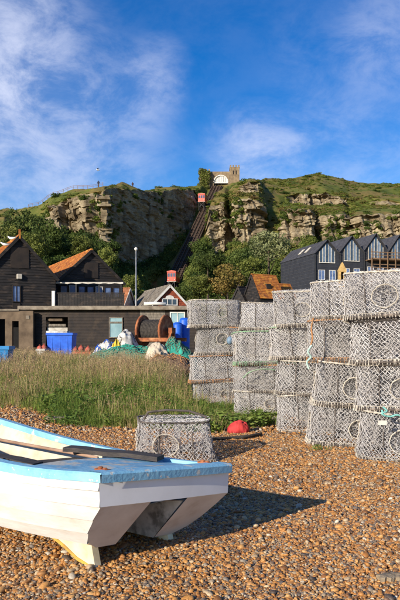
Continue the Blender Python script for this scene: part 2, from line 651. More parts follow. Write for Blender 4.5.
# ------------------------------------------------------------------ hill: profiles of (distance, photo row) turned into a terrain
# px: foot, cliff base, cliff top, upper outcrop base, upper outcrop top, skyline ; rock on cliff, rock on outcrop
PROF = [
    (-120, (95, 342), (150, 262), (154, 246), (165, 236), (168, 232), (200, 216), .6, 0),
    (-10, (100, 342), (152, 255), (155, 232), (165, 223), (168, 220), (195, 212), .7, 0),
    (4, (100, 342), (152, 252), (155, 226), (165, 220), (168, 217), (195, 210), .9, 0),
    (12, (100, 342), (152, 250), (158, 238), (166, 226), (170, 220), (190, 209), 0, 0),
    (42, (100, 342), (150, 240), (160, 220), (164, 211), (166, 208), (175, 205), .1, 0),
    (52, (100, 342), (152, 236), (154.5, 206), (158, 202), (159, 200), (166, 198), 1, .2),
    (68, (101, 342), (152, 240), (154, 198), (158, 195), (159, 194), (166, 193), 1, .2),
    (85, (102, 342), (151, 242), (153, 194), (157, 191), (158, 190.5), (165, 189.5), 1, .2),
    (104, (104, 342), (149, 250), (151, 190), (155, 188), (156, 187), (163, 186), 1, .1),
    (109, (105, 342), (154, 268), (156, 189), (160, 187), (161, 186), (168, 184.5), 1, 0),
    (122, (107, 342), (161.5, 272), (164, 189), (168, 187), (169, 186), (176, 184.5), 1, 0),
    (140, (110, 342), (171.5, 272), (174, 192), (178, 191), (179, 190.5), (188, 190), 1, 0),
    (163, (120, 340), (185, 262), (188, 191.5), (192, 190.5), (193, 190), (204, 189.5), 1, 0),
    (188, (130, 338), (200, 235), (204, 190), (207, 189.5), (208, 189), (218, 188), .9, 0),
    (199, (135, 336), (206, 214), (210, 191), (213, 189), (214, 188), (222, 187), .6, 0),
    (205, (138, 335), (192, 232), (200, 206), (210, 193), (214, 188), (225, 185), 0, 0),
    (208.5, (140, 334), (186, 262), (188, 205), (196, 197), (199, 193), (225, 183), 1, .3),
    (225, (140, 334), (185, 258), (187, 203), (196, 196), (199, 192), (226, 182), 1, .2),
    (229, (140, 334), (189, 255), (193, 217), (198, 203), (200, 197), (228, 181), .9, 0),
    (233, (140, 334), (182, 250), (184, 200), (193, 195), (196, 191), (230, 180), 1, .2),
    (248, (140, 334), (181, 247), (183, 199), (193, 192), (196, 182), (230, 179), 1, .8),
    (259, (140, 334), (182, 246), (184.5, 201), (195, 191), (198, 183), (232, 179), 1, .5),
    (265, (140, 334), (185, 244), (196, 213), (201, 202), (204, 194), (240, 179), .1, 0),
    (280, (140, 334), (184, 245), (195, 217), (203, 205), (206, 198), (245, 180), .1, 0),
    (284, (140, 334), (180, 246), (182, 210), (206, 205), (208, 197), (250, 180), 1, .3),
    (298, (140, 334), (179, 246), (181, 208), (208, 205), (209.5, 195), (253, 178), 1, .9),
    (311, (140, 334), (180, 246), (182, 210), (210, 206), (211.5, 195), (255, 176), 1, 1),
    (316, (140, 334), (184, 246), (195, 219), (210, 206), (212, 194), (256, 175), .1, .9),
    (323, (140, 334), (183, 243), (185, 216), (210, 206), (212, 194), (256, 175), 1, 1),
    (343, (140, 334), (183, 243), (185, 215), (211, 206), (213, 197), (257, 178), 1, .9),
    (349, (140, 334), (185, 245), (196, 219), (212, 207), (214, 200), (258, 179.5), .1, .2),
    (357, (140, 334), (180, 246), (182, 217), (212, 206), (214, 202), (258, 181), 1, .1),
    (378, (140, 334), (179, 246), (181, 215), (211, 206), (213, 201), (258, 182.5), 1, .5),
    (400, (140, 334), (178, 246), (180, 214), (210, 205), (212, 202), (258, 183.5), 1, .6),
    (500, (140, 334), (176, 246), (178, 214), (208, 208), (210, 205), (255, 190), .8, .3),
    (640, (140, 334), (176, 250), (180, 222), (208, 214), (210, 211), (255, 200), .5, .2),
]
# cliff railway: centre line of the pair of tracks
TR_A = Vector((gx(174.0, 165.3), 165.3, gz(277, 165.3)))
TR_B = Vector((gx(214.5, 217.0), 217.0, gz(190.5, 217.0)))
TR_H = Vector((TR_B.x - TR_A.x, TR_B.y - TR_A.y, 0)); TR_LEN = TR_H.length; TR_U = TR_H / TR_LEN
TR_S = Vector((TR_U.y, -TR_U.x, 0))                       # towards the right-hand track
TR_SLOPE = (TR_B.z - TR_A.z) / TR_LEN


def track_pt(s, lat=0.0, up=0.0):
    return Vector((TR_A.x, TR_A.y, TR_A.z)) + TR_U * s + TR_S * lat + Vector((0, 0, s * TR_SLOPE + up))


pk = np.array([p[0] for p in PROF], float)
pxs = np.concatenate([np.arange(-120, -24, 6), np.arange(-24, 424, 0.9), np.arange(424, 641, 6)])
SEG = [8, 44, 130, 16, 36, 34, 8]
kD, kZ = [], []
for k in range(1, 7):
    Dk = np.array([p[k][0] for p in PROF], float)
    Zk = np.array([gz(p[k][1], p[k][0]) for p in PROF], float)
    kD.append(np.interp(pxs, pk, Dk)); kZ.append(np.interp(pxs, pk, Zk))
kD = [np.full_like(pxs, 78.0)] + kD + [kD[-1] + 160]
kZ = [np.full_like(pxs, -1.0)] + kZ + [kZ[-1] + 2.0]
w_lo = np.interp(pxs, pk, [p[7] for p in PROF]); w_hi = np.interp(pxs, pk, [p[8] for p in PROF])
rD, rZ, rW = [], [], []
for k in range(7):
    for q in range(SEG[k]):
        t = q / SEG[k]
        rD.append(kD[k] * (1 - t) + kD[k + 1] * t)
        rZ.append(kZ[k] * (1 - t) + kZ[k + 1] * t)
        if k == 2: rW.append(w_lo * min(1, 1.0 if 0 <= t < .93 else .6))
        elif k == 4: rW.append(w_hi)
        elif k == 1: rW.append(w_lo * max(0, (t - .82) / .18) * .8)
        elif k == 3: rW.append(w_lo * max(0, 1 - t * 6) * .7)
        else: rW.append(np.zeros_like(pxs))
rD.append(kD[7]); rZ.append(kZ[7]); rW.append(np.zeros_like(pxs))
TD, TZ, TW = np.array(rD), np.array(rZ), np.array(rW)
TPX = np.broadcast_to(pxs, TD.shape)
TX = (TPX - 200.0) / FPX * TD
TY = TD.copy()


def grid_normals(X, Y, Z):
    P = np.stack([X, Y, Z], -1)
    du = np.gradient(P, axis=1); dv = np.gradient(P, axis=0)
    nn = np.cross(du, dv)
    return nn / (np.linalg.norm(nn, axis=-1, keepdims=True) + 1e-9)


NRM = grid_normals(TX, TY, TZ)
along = TX * .8 + TY * .6
# sandstone: horizontal beds, vertical joints, block noise
warp = (fbm(TX * .05, TY * .05, TZ * .05, 3) - .5) * 3.5 + TX * .05 + (TPX > 104) * (TPX < 202) * (TPX - 104) * .06
beds = vnoise(0 * TZ, 0 * TZ + 3.3, (TZ + warp) * .55) * .6 + vnoise(0 * TZ, 0 * TZ + 9.1, (TZ + warp) * 1.5) * .4
jx = vnoise(along * .22 + warp * .1, TZ * .03, 0 * TZ)
joint = np.abs(jx - .5) * 2
block = fbm(TX * .35, TY * .35, TZ * .6, 4)
big = fbm(TX * .10, TY * .10, TZ * .07, 3)
j2 = np.abs(vnoise(along * .55 + warp * .15, TZ * .06 + 7, 0 * TZ) - .5) * 2
lay = np.floor((TZ + warp) * .42)
cellx = np.floor(along * .30 + _hash(lay.astype(int), lay.astype(int) * 0 + 5, lay.astype(int) * 0) * 9)
blocky = _hash(cellx.astype(int), lay.astype(int), cellx.astype(int) * 0 + 2)
lay2 = np.floor((TZ + warp) * 1.1 + .3)
cx2 = np.floor(along * .75 + _hash(lay2.astype(int), lay2.astype(int) * 0 + 1, lay2.astype(int) * 0) * 9)
blocky2 = _hash(cx2.astype(int), lay2.astype(int), cx2.astype(int) * 0 + 8)
bedstep = _hash(lay2.astype(int), lay2.astype(int) * 0 + 21, lay2.astype(int) * 0)
disp = (blocky - .5) * 2.3 + (blocky2 - .5) * 1.3 + (bedstep - .5) * 1.3 + (beds - .5) * .6 + (np.minimum(joint, .45) - .3) * 5.0 + (np.minimum(j2, .3) - .2) * 3.2 + (block - .5) * .9 + (big - .5) * 4.2
shade_face = sstep(103, 109, TPX) * (1 - sstep(192, 201, TPX))
face_disp = (beds - .5) * .7 + (bedstep - .5) * .7 + (blocky - .5) * .9 + (blocky2 - .5) * .7 + (block - .5) * .8 + (np.minimum(j2, .25) - .18) * 1.6
disp = disp * (1 - shade_face) + face_disp * shade_face
amp = np.clip(TW, 0, 1)
soft = (fbm(TX * .12, TY * .12, TZ * .02, 4) - .5) * 3.0 * (1 - np.clip(TW, 0, 1)) * sstep(110, 150, TD)
hn = NRM.copy(); hn[..., 2] *= .25
hn /= np.linalg.norm(hn, axis=-1, keepdims=True) + 1e-9
sgn = np.where(NRM[..., 1:2] > 0, -1, 1)       # face the camera side
TX = TX + (hn * sgn)[..., 0] * disp * amp
TY = TY + (hn * sgn)[..., 1] * disp * amp
TZ = TZ + soft + (vnoise(TPX * .33, TD * .1, 0 * TD) - .5) * 1.2 * amp
# cut the railway ramp
lat = (TX - TR_A.x) * TR_S.x + (TY - TR_A.y) * TR_S.y
sal = (TX - TR_A.x) * TR_U.x + (TY - TR_A.y) * TR_U.y
ramp = TR_A.z + sal * TR_SLOPE - .9
wr = (1 - sstep(2.6, 4.4, np.abs(lat))) * sstep(-22, -14, sal) * (1 - sstep(TR_LEN + 6, TR_LEN + 16, sal))
over = TZ > ramp
TZ = np.where(over, TZ * (1 - wr) + ramp * wr, TZ * (1 - wr * .8) + ramp * wr * .8)
TW = TW * (1 - wr)
nrow, ncol = TX.shape
ii, jj = np.meshgrid(np.arange(nrow - 1), np.arange(ncol - 1), indexing='ij')
tf = np.stack([ii * ncol + jj, ii * ncol + jj + 1, (ii + 1) * ncol + jj + 1, (ii + 1) * ncol + jj], -1).reshape(-1, 4)


def make_hill_mat():
    m = bpy.data.materials.new('hill_rock_and_turf')
    m.use_nodes = True
    n, l = m.node_tree.nodes, m.node_tree.links
    b = n['Principled BSDF']
    b.inputs['Roughness'].default_value = .9
    b.inputs['Specular IOR Level'].default_value = .15
    t = n.new('ShaderNodeTexCoord')

    def noise(sc, st=(1, 1, 1), det=6, dist=0):
        mp = n.new('ShaderNodeMapping'); mp.inputs['Scale'].default_value = st
        l.new(t.outputs['Object'], mp.inputs['Vector'])
        q = n.new('ShaderNodeTexNoise'); q.inputs['Scale'].default_value = sc; q.inputs['Detail'].default_value = det
        q.inputs['Roughness'].default_value = .65; q.inputs['Distortion'].default_value = dist
        l.new(mp.outputs[0], q.inputs['Vector'])
        return q.outputs['Fac']

    def ramp(fac, stops):
        c = n.new('ShaderNodeValToRGB'); e = c.color_ramp.elements
        e[0].position = stops[0][0]; e[0].color = (*stops[0][1], 1)
        e[1].position = stops[-1][0]; e[1].color = (*stops[-1][1], 1)
        for p, q in stops[1:-1]:
            k = e.new(p); k.color = (*q, 1)
        l.new(fac, c.inputs['Fac'])
        return c.outputs['Color']
    beds = ramp(noise(.55, (.12, .12, 1.3), 7, .6), [(.30, S(112, 98, 78)), (.45, S(150, 134, 106)), (.56, S(174, 158, 128)), (.70, S(128, 112, 88))])
    st = ramp(noise(.35, (1, 1, .35), 6), [(.40, (1, 1, 1)), (.62, S(150, 140, 128))])
    mm = n.new('ShaderNodeMix'); mm.data_type = 'RGBA'; mm.blend_type = 'MULTIPLY'; mm.inputs['Factor'].default_value = .8
    l.new(beds, mm.inputs[6]); l.new(st, mm.inputs[7])
    turf = ramp(noise(.10, (1, 1, 1), 8), [(.32, S(62, 74, 30)), (.46, S(96, 100, 44)), (.56, S(118, 102, 58)), (.68, S(86, 80, 42))])
    a = n.new('ShaderNodeAttribute'); a.attribute_name = 'rock'
    ad = n.new('ShaderNodeMath'); ad.operation = 'MULTIPLY_ADD'
    l.new(noise(.45, (1, 1, 1), 6), ad.inputs[0]); ad.inputs[1].default_value = .9; 
    sb = n.new('ShaderNodeMath'); sb.operation = 'SUBTRACT'; l.new(a.outputs['Fac'], sb.inputs[0]); sb.inputs[1].default_value = .45
    l.new(sb.outputs[0], ad.inputs[2])
    mr = n.new('ShaderNodeMapRange'); mr.inputs['From Min'].default_value = .38; mr.inputs['From Max'].default_value = .52
    l.new(ad.outputs[0], mr.inputs['Value'])
    mx = n.new('ShaderNodeMix'); mx.data_type = 'RGBA'
    l.new(mr.outputs[0], mx.inputs['Factor']); l.new(turf, mx.inputs[6]); l.new(mm.outputs[2], mx.inputs[7])
    l.new(mx.outputs[2], b.inputs['Base Color'])
    bn = n.new('ShaderNodeBump'); bn.inputs['Strength'].default_value = .9; bn.inputs['Distance'].default_value = .5
    l.new(noise(1.1, (.5, .5, 1.6), 8, .3), bn.inputs['Height']); l.new(bn.outputs['Normal'], b.inputs['Normal'])
    return m


hill_me = mesh_np('hill', np.stack([TX, TY, TZ], -1).reshape(-1, 3), tf, True, [make_hill_mat()])
sf = np.ones(len(hill_me.polygons), dtype=bool)
if len(sf) == (nrow - 1) * (ncol - 1):
    sf = ~((TW[:-1, :-1] > .4).ravel())
hill_me.polygons.foreach_set('use_smooth', sf)
at = hill_me.attributes.new('rock', 'FLOAT', 'POINT')
at.data.foreach_set('value', TW.astype(np.float32).ravel())
hill = link('hill', hill_me)
tag(hill, 'sandstone cliffs and green hill behind the beach', 'hill', kind='structure')

# ------------------------------------------------------------------ pebbles
def pebble_mesh(i, rng):
    bm = bmesh.new()
    bmesh.ops.create_icosphere(bm, subdivisions=2 if i < 4 else 1, radius=.5)
    d = rng.uniform(-1, 1, 3) * 3
    for v in bm.verts:
        q = 1 + .34 * (fbm(v.co.x * 1.6 + d[0], v.co.y * 1.6 + d[1], v.co.z * 1.6 + d[2], 2) - .5)
        v.co *= float(q)
    me = bpy.data.meshes.new('pebble')
    bm.to_mesh(me); bm.free()
    me.polygons.foreach_set('use_smooth', np.ones(len(me.polygons), dtype=bool))
    return me


peb_mat = ramp_mat('flint', [(0, S(92, 64, 42)), (.14, S(164, 108, 54)), (.32, S(182, 128, 68)), (.48, S(196, 148, 90)), (.60, S(142, 94, 52)),
                             (.69, S(120, 100, 80)), (.79, S(196, 168, 128)), (.89, S(114, 102, 90)), (.96, S(74, 60, 50)), (1, S(216, 200, 174))],
                   rough=.5, spec=.35, bump=.3, bscale=9, var=.28)
protos = []
prng = np.random.default_rng(3)
for i in range(8):
    me = pebble_mesh(i, prng); me.materials.append(peb_mat); protos.append(me)


def peb_pts(n, y0, y1, mean):
    y = np.sqrt(RNG.uniform(y0 * y0 + 6 * y0, y1 * y1 + 6 * y1, n) + 9) - 3
    x = RNG.uniform(-1, 1, n) * (.36 * y + 1.0)
    s = mean * np.exp(RNG.normal(0, .33, n))
    return x, y, np.clip(s, .008, .075)


sets = [peb_pts(190000, 1.9, 5.6, .0148), peb_pts(145000, 5.6, 9.0, .0188), peb_pts(60000, 9.0, 15.0, .029), peb_pts(1500, 2.0, 8.5, .031)]
px_ = np.concatenate([s[0] for s in sets]); py_ = np.concatenate([s[1] for s in sets]); ps_ = np.concatenate([s[2] for s in sets])
n = len(px_)
pz_ = ground_z(px_, py_) + ps_ * RNG.uniform(-.15, .30, n)
rot = np.stack([RNG.normal(0, .35, n), RNG.normal(0, .35, n), RNG.uniform(0, 6.28, n)], -1)
scl = np.stack([ps_ * RNG.uniform(.95, 1.5, n), ps_ * RNG.uniform(.75, 1.05, n), ps_ * RNG.uniform(.5, .75, n)], -1)
idx = np.where(py_ < 5.2, RNG.integers(0, 4, n), RNG.integers(4, 8, n))
colr = np.clip(RNG.uniform(0, 1, n), 0, 1)
scatter('shingle', np.stack([px_, py_, pz_], -1), rot, scl, idx, colr, protos,
        'loose orange and grey flint pebbles covering the beach')

# ------------------------------------------------------------------ foliage building blocks
leaf_dark = mat('leaf_dark_green', S(86, 100, 46), S(58, 74, 34), rough=.7, scale=1.2, rand=.2, trans=.3, spec=.2, tint=.45)
leaf_mid = mat('leaf_mid_green', S(118, 124, 58), S(84, 94, 42), rough=.7, scale=1.2, rand=.2, trans=.3, spec=.2, tint=.45)
leaf_grey = mat('leaf_grey_green', S(146, 148, 104), S(100, 108, 68), rough=.7, scale=1.2, rand=.1, trans=.25, spec=.2, tint=.45)
leaf_brown = mat('leaf_brown', S(140, 120, 66), S(104, 96, 48), rough=.8, scale=1.2, rand=.15, trans=.25, spec=.1, tint=.4)
bark = mat('bark', S(84, 70, 54), S(52, 44, 36), rough=.95, scale=3, bump=.5)
scrub_mat = ramp_mat('scrub_leaf', [(0, S(54, 70, 30)), (.3, S(82, 98, 40)), (.5, S(118, 126, 52)), (.66, S(98, 106, 48)), (.8, S(132, 120, 68)), (1, S(122, 100, 62))],
                     rough=.75, spec=.15, bscale=.9, var=.3, trans=.25, tint=.35)
wood_mat = ramp_mat('wood_leaf', [(0, S(52, 68, 32)), (.35, S(78, 94, 42)), (.65, S(106, 116, 54)), (.85, S(126, 128, 64)), (1, S(128, 112, 68))],
                    rough=.75, spec=.15, bscale=.7, var=.3, trans=.28, tint=.45)


def clump_mesh(name, rng, n_cl, n_leaf, size, m, flat=.7):
    c = rng.normal(size=(n_cl, 3)); c /= np.linalg.norm(c, axis=1, keepdims=True)
    c *= rng.uniform(.3, .72, (n_cl, 1)); c[:, 2] = np.abs(c[:, 2]) * flat
    return leaf_mesh(name, *leaf_cloud(rng, c, rng.uniform(.25, .45, n_cl), n_leaf, size), m)


frng = np.random.default_rng(11)
scrub_protos = [clump_mesh('scrub_clump', frng, 9, 34, .11, scrub_mat, .6) for _ in range(4)]
wood_protos = [clump_mesh('wood_clump', frng, 16, 60, .075, wood_mat, .9) for _ in range(5)]

# scrub over the hill: sampled on the turf part of the terrain
NR2 = grid_normals(TX, TY, TZ)
flat_ok = (np.abs(NR2[..., 2]) > .25)
rows0 = SEG[0] + SEG[1]
den = fbm(TX * .06, TY * .06, 0 * TX + 5, 3)
clear_track = (np.abs(lat) > 3.6) | (sal < -16) | (sal > TR_LEN + 4)


def sample_terrain(nwant, rmask, rng):
    """random points on the terrain with chance by mask and face area"""
    P = np.stack([TX, TY, TZ], -1)
    A = np.linalg.norm(np.cross(P[1:, :-1] - P[:-1, :-1], P[:-1, 1:] - P[:-1, :-1]), axis=-1)
    w = (A * rmask[:-1, :-1]).ravel()
    k = rng.choice(len(w), size=nwant, p=w / w.sum())
    i, j = np.unravel_index(k, A.shape)
    a, b_ = rng.uniform(0, 1, nwant)[:, None], rng.uniform(0, 1, nwant)[:, None]
    Q = P[i, j] * (1 - a) * (1 - b_) + P[i + 1, j] * a * (1 - b_) + P[i, j + 1] * (1 - a) * b_ + P[i + 1, j + 1] * a * b_
    return Q, i, j


rowidx = np.broadcast_to(np.arange(nrow)[:, None], TX.shape)
up_mask = ((rowidx >= rows0 + 10) & (TW < .45) & clear_track).astype(float) * np.where(TY > 300, .0, 1) * (.25 + sstep(.42, .58, den) * 1.6)
up_mask *= (TPX > -60) & (TPX < 470)
Q, qi, qj = sample_terrain(12500, up_mask, frng)
n = len(Q)
s = frng.uniform(.3, .85, n) * (1 + 1.1 * (frng.uniform(0, 1, n) > .92))
keep = ~((Q[:, 1] > 214) & (Q[:, 0] > -2) & (Q[:, 0] < 16))
s = np.where(keep, s, .3)
cval = np.clip(den[qi, qj] * 1.1 - .1 + frng.normal(0, .2, n), 0, 1)
scatter('hill_scrub', Q + np.array([0, 0, -.1]), np.stack([0 * s, 0 * s, frng.uniform(0, 6.28, n)], -1), np.stack([s * 1.3, s * 1.3, s * .85], -1),
        frng.integers(0, 4, n), cval, scrub_protos, 'low green and brown scrub over the hilltop and its ledges')
# ivy and bushes clinging to cliff ledges
cl_mask = ((rowidx >= rows0 - 6) & (rowidx < rows0 + SEG[2]) & (TW > .1) & clear_track).astype(float) * sstep(.50, .60, fbm(TX * .13, TY * .13, TZ * .10 + 3, 3))
cl_mask *= (TPX > -40) & (TPX < 450)
cl_mask = cl_mask * (1 - .75 * shade_face)
Q, qi, qj = sample_terrain(520, cl_mask, frng)
n = len(Q); s = frng.uniform(.5, 1.3, n)
scatter('cliff_ivy', Q, np.stack([0 * s, 0 * s, frng.uniform(0, 6.28, n)], -1), np.stack([s, s, s * 1.3], -1), frng.integers(0, 4, n),
        frng.uniform(.0, .6, n), scrub_protos, 'ivy and bushes clinging to the cliff ledges')
# the wood that fills the foot of the hill
TRACKPX = lambda y: 170.5 + (277 - y) * (214.5 - 170.5) / (277 - 190.5)
fm = ((rowidx >= SEG[0]) & (rowidx < rows0 + 3) & clear_track).astype(float)
fm *= (TPX > -80) & (TPX < 480)
Q, qi, qj = sample_terrain(2600, fm, frng)
s = frng.uniform(1.3, 3.0, len(Q))
qpx = 200 + FPX * Q[:, 0] / Q[:, 1]
qtop = HOR - FPX * (Q[:, 2] + s * 1.1 - CAM_H) / Q[:, 1]
hide = (qpx > 146) & (qpx < 196) & (qtop < 292 - np.maximum(0, qpx - 178) * 1.9) & (Q[:, 1] < 215)   # keep the railway open
ql = (Q[:, 0] - TR_A.x) * TR_S.x + (Q[:, 1] - TR_A.y) * TR_S.y
hide &= ~((ql < -4.5) & (qpx < 190))
hide |= (Q[:, 1] < 128) & (qpx > 268)
ok = ~hide
Q, s, qi, qj = Q[ok], s[ok], qi[ok], qj[ok]
n = len(Q)
cv = np.clip(fbm(Q[:, 0] * .07, Q[:, 1] * .07, Q[:, 2] * .07, 3) * 1.5 - .3 + frng.normal(0, .14, n), 0, 1)
scatter('hillside_wood', Q + np.array([0, 0, .2]) * s[:, None], np.stack([0 * s, 0 * s, frng.uniform(0, 6.28, n)], -1), np.stack([s, s, s * frng.uniform(.9, 1.3, n)], -1),
        frng.integers(0, 5, n), cv, wood_protos, 'dense green wood and thicket at the foot of the cliffs')


def terrain_z(x, y):
    d = (TX - x) ** 2 + (TY - y) ** 2
    return float(TZ.ravel()[np.argmin(d)])


# single trees that stand out of the wood
def crown_mesh(name, rng, n_cl, n_leaf, size, m):
    c = rng.normal(size=(n_cl, 3)); c /= np.linalg.norm(c, axis=1, keepdims=True)
    c *= rng.uniform(.25, .8, (n_cl, 1)) ** .6
    c[:, 2] *= .8
    return leaf_mesh(name, *leaf_cloud(rng, c, rng.uniform(.2, .38, n_cl), n_leaf, size), m)


CROWNS = {k: [crown_mesh('crown', frng, 34, 80, .055, m) for _ in range(2)] for k, m in
          (('dark', leaf_dark), ('mid', leaf_mid), ('grey', leaf_grey), ('brown', leaf_brown))}


def tree(px, py_c, D, rx, rz, kind, label, name='tree', vi=0):
    """py_c: photo row of the crown centre"""
    c = pt(px, py_c, D)
    zb = max(terrain_z(c.x, c.y), -.2)
    zb = min(zb, c.z - rz * .75)
    root = empty(name, (c.x, c.y, zb - .3))
    hgt = c.z - zb
    mb = MB()
    tr = max(.12, rx * .07)
    lean = random.uniform(-.3, .3)
    mb.tube([(0, 0, 0), (lean * .3, 0, hgt * .4), (lean, 0, hgt * .8), (lean, 0, hgt + rz * .3)], [tr * 1.3, tr, tr * .7, tr * .25], 7)
    for k in range(5):
        a = k * 1.26 + random.uniform(-.3, .3)
        z0 = hgt * random.uniform(.5, .85)
        mb.tube([(lean * .8, 0, z0), (math.cos(a) * rx * .35, math.sin(a) * rx * .35, z0 + rz * .3), (math.cos(a) * rx * .65, math.sin(a) * rx * .65, z0 + rz * .55)],
                [tr * .5, tr * .35, tr * .12], 5)
    me = mb.mesh('trunk', bark, True)
    link('trunk', me, root)
    link('crown', CROWNS[kind][vi % 2], root, (0, 0, hgt + .3), (0, 0, random.uniform(0, 6.28)), (rx, rx, rz))
    tag(root, label, 'tree', 'trees standing out of the hillside wood')
    return root


for a in (
    (269, 244, 152, 5.0, 4.7, 'grey', 'broad grey green round tree below the middle cliff, left of the grey boathouse'),
    (24, 226, 138, 4.8, 4.6, 'dark', 'dark green tree left of the lit cliff, above the first shed gable'),
    (46, 236, 132, 4.3, 4.6, 'dark', 'dark green tree between the lit cliff and the orange shed roof'),
    (8, 240, 128, 3.8, 4.2, 'mid', 'mid green tree at the left edge above the black shed'),
    (33, 246, 122, 3.6, 3.6, 'mid', 'lighter green tree just above the black shed roof slope'),
    (82, 246, 134, 3.2, 2.9, 'mid', 'olive green bushy tree under the lit cliff, above the orange roof ridge'),
    (106, 258, 128, 2.7, 2.9, 'mid', 'olive green tree right of the orange roofed shed gable'),
    (131, 283, 118, 2.2, 2.2, 'mid', 'small yellow green tree behind the lamp post'),
    (228, 281, 128, 4.2, 3.9, 'brown', 'brown autumn tree right of the brick gable house'),
    (200, 286, 130, 3.6, 3.2, 'mid', 'mid green tree beside the lower railway car'),
    (208, 262, 148, 4.0, 3.6, 'dark', 'dark tree at the foot of the cliff beside the railway'),
    (240, 262, 146, 4.2, 3.8, 'dark', 'dark green tree under the twin rock pillars'),
    (254, 268, 138, 3.6, 3.2, 'mid', 'green tree behind the orange roofed net sheds'),
    (182, 293, 126, 2.6, 2.2, 'dark', 'dark low tree right of the brick gable house apex'),
):
    tree(a[0], a[1], a[2], a[3], a[4], a[5], a[6], vi=a[0])

# ------------------------------------------------------------------ building materials
tar = mat('tarred_board', S(38, 33, 30), S(24, 21, 20), rough=.75, scale=2.5, bump=.3, bscale=14, stretch=(1, 1, 3), col3=S(84, 70, 58), scale3=1.6, lo3=.52, hi3=.78)
tar2 = mat('brown_black_board', S(52, 42, 34), S(34, 28, 25), rough=.8, scale=2.0, bump=.3, bscale=14, col3=S(82, 66, 50), scale3=.9, lo3=.55, hi3=.8)
orange_tile = mat('lichen_orange_tile', S(190, 114, 42), S(128, 74, 42), rough=.9, scale=3.2, bump=.4, bscale=10, col3=S(206, 142, 56), scale3=2.2, lo3=.5, hi3=.66)
grey_tile = mat('weathered_grey_tile', S(146, 136, 120), S(96, 86, 74), rough=.9, scale=3, bump=.4, bscale=12)
pink_tile = mat('faded_clay_tile', S(182, 116, 74), S(130, 84, 60), rough=.9, scale=3, bump=.4, bscale=12)
brick_red = mat('red_hung_tile', S(164, 82, 50), S(118, 56, 40), rough=.9, scale=5, bump=.4, bscale=16)
white_paint = mat('white_paint', S(226, 222, 212), S(196, 190, 178), rough=.6, scale=2)
off_white = mat('dirty_white', S(206, 200, 186), S(160, 150, 134), rough=.8, scale=3)
concrete = mat('pale_concrete', S(150, 138, 120), S(104, 92, 78), rough=.95, scale=2.4, bump=.4, bscale=12)
pier_brown = mat('stained_render', S(116, 98, 78), S(80, 66, 52), rough=.95, scale=1.6, bump=.3, bscale=9)
glass = mat('window_glass', S(70, 86, 104), S(46, 56, 70), rough=.12, scale=.8, spec=.8)
glass_pale = mat('pale_curtained_glass', S(150, 178, 180), S(116, 146, 150), rough=.3, scale=1.2, spec=.6)
glass_gable = mat('pale_gable_glass', S(128, 142, 158), S(86, 98, 116), rough=.15, scale=.9, spec=.8)
glass_blue = mat('blue_panel', S(112, 134, 172), S(70, 86, 122), rough=.4, scale=2.2, spec=.6)
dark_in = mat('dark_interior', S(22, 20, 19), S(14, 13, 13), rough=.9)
slate = mat('dark_grey_cladding', S(50, 52, 58), S(40, 41, 47), rough=.7, scale=1.2, bump=.2, bscale=8)
slate_roof = mat('grey_slate_roof', S(78, 77, 80), S(58, 57, 61), rough=.75, scale=1.5, bump=.3, bscale=8)
timber = mat('weathered_timber', S(142, 112, 82), S(100, 78, 58), rough=.85, scale=3, stretch=(1, 6, 6))
grey_wood = mat('grey_board', S(132, 122, 108), S(92, 84, 74), rough=.9, scale=3, stretch=(5, 1, 1), bump=.3)
stone = mat('tower_stone', S(150, 128, 98), S(108, 92, 72), rough=.95, scale=1.0, bump=.5, bscale=3)
stone_pale = mat('golden_stone', S(202, 168, 104), S(160, 128, 80), rough=.9, scale=2.5, bump=.4)
steel_grey = mat('galvanised_steel', S(150, 150, 148), S(118, 118, 116), rough=.5, metal=.5, scale=3)
rust = mat('rusted_iron', S(164, 96, 56), S(112, 64, 42), rough=.9, scale=5, bump=.5, bscale=20, col3=S(184, 130, 88), scale3=3, lo3=.52, hi3=.7)
rail_mat = mat('rail_steel', S(120, 96, 78), S(86, 68, 56), rough=.6, metal=.4)
sleeper_m = mat('dark_sleeper', S(74, 58, 46), S(50, 40, 33), rough=.9)
ballast = mat('track_bed', S(76, 62, 50), S(50, 41, 34), rough=.95, scale=1.2, bump=.5, bscale=5)
car_red = mat('car_red_paint', S(214, 84, 56), S(190, 66, 46), rough=.45, scale=1.2)
black_iron = mat('black_iron', S(34, 34, 36), S(24, 24, 26), rough=.6)


def frame(x, y, z, yaw):
    return Matrix.Translation((x, y, z)) @ Matrix.Rotation(yaw, 4, 'Z')


def gable_boards(mb, w, z0, ze, zr, y, th=.05, bh=.16):
    """lapped boards filling a gable wall; local x across, facing -y"""
    z = z0
    while z < zr - .03:
        z1 = min(z + bh, zr)
        def hw(q):
            return w if q <= ze else w * max(.0, (zr - q) / (zr - ze))
        a, b_ = hw(z), hw(z1)
        if a < .03: break
        o = random.uniform(-.006, .006)
        mb.add([(-a, y - th + o, z), (a, y - th + o, z), (b_, y - th * .45 + o, z1 + .01), (-b_, y - th * .45 + o, z1 + .01),
                (-a, y, z), (a, y, z), (b_, y, z1 + .01), (-b_, y, z1 + .01)],
               [(0, 1, 2, 3), (7, 6, 5, 4), (0, 4, 5, 1), (1, 5, 6, 2), (3, 2, 6, 7), (0, 3, 7, 4)])
        z = z1


def side_boards(mb, x, y0, y1, z0, z1, sx, th=.05, bh=.16):
    z = z0
    while z < z1 - .02:
        q = min(z + bh, z1)
        a, b_ = x + sx * th, x + sx * th * .45
        mb.add([(a, y0, z), (a, y1, z), (b_, y1, q), (b_, y0, q), (x, y0, z), (x, y1, z), (x, y1, q), (x, y0, q)],
               [(0, 1, 2, 3), (7, 6, 5, 4), (0, 4, 5, 1), (1, 5, 6, 2), (3, 2, 6, 7), (0, 3, 7, 4)])
        z = q


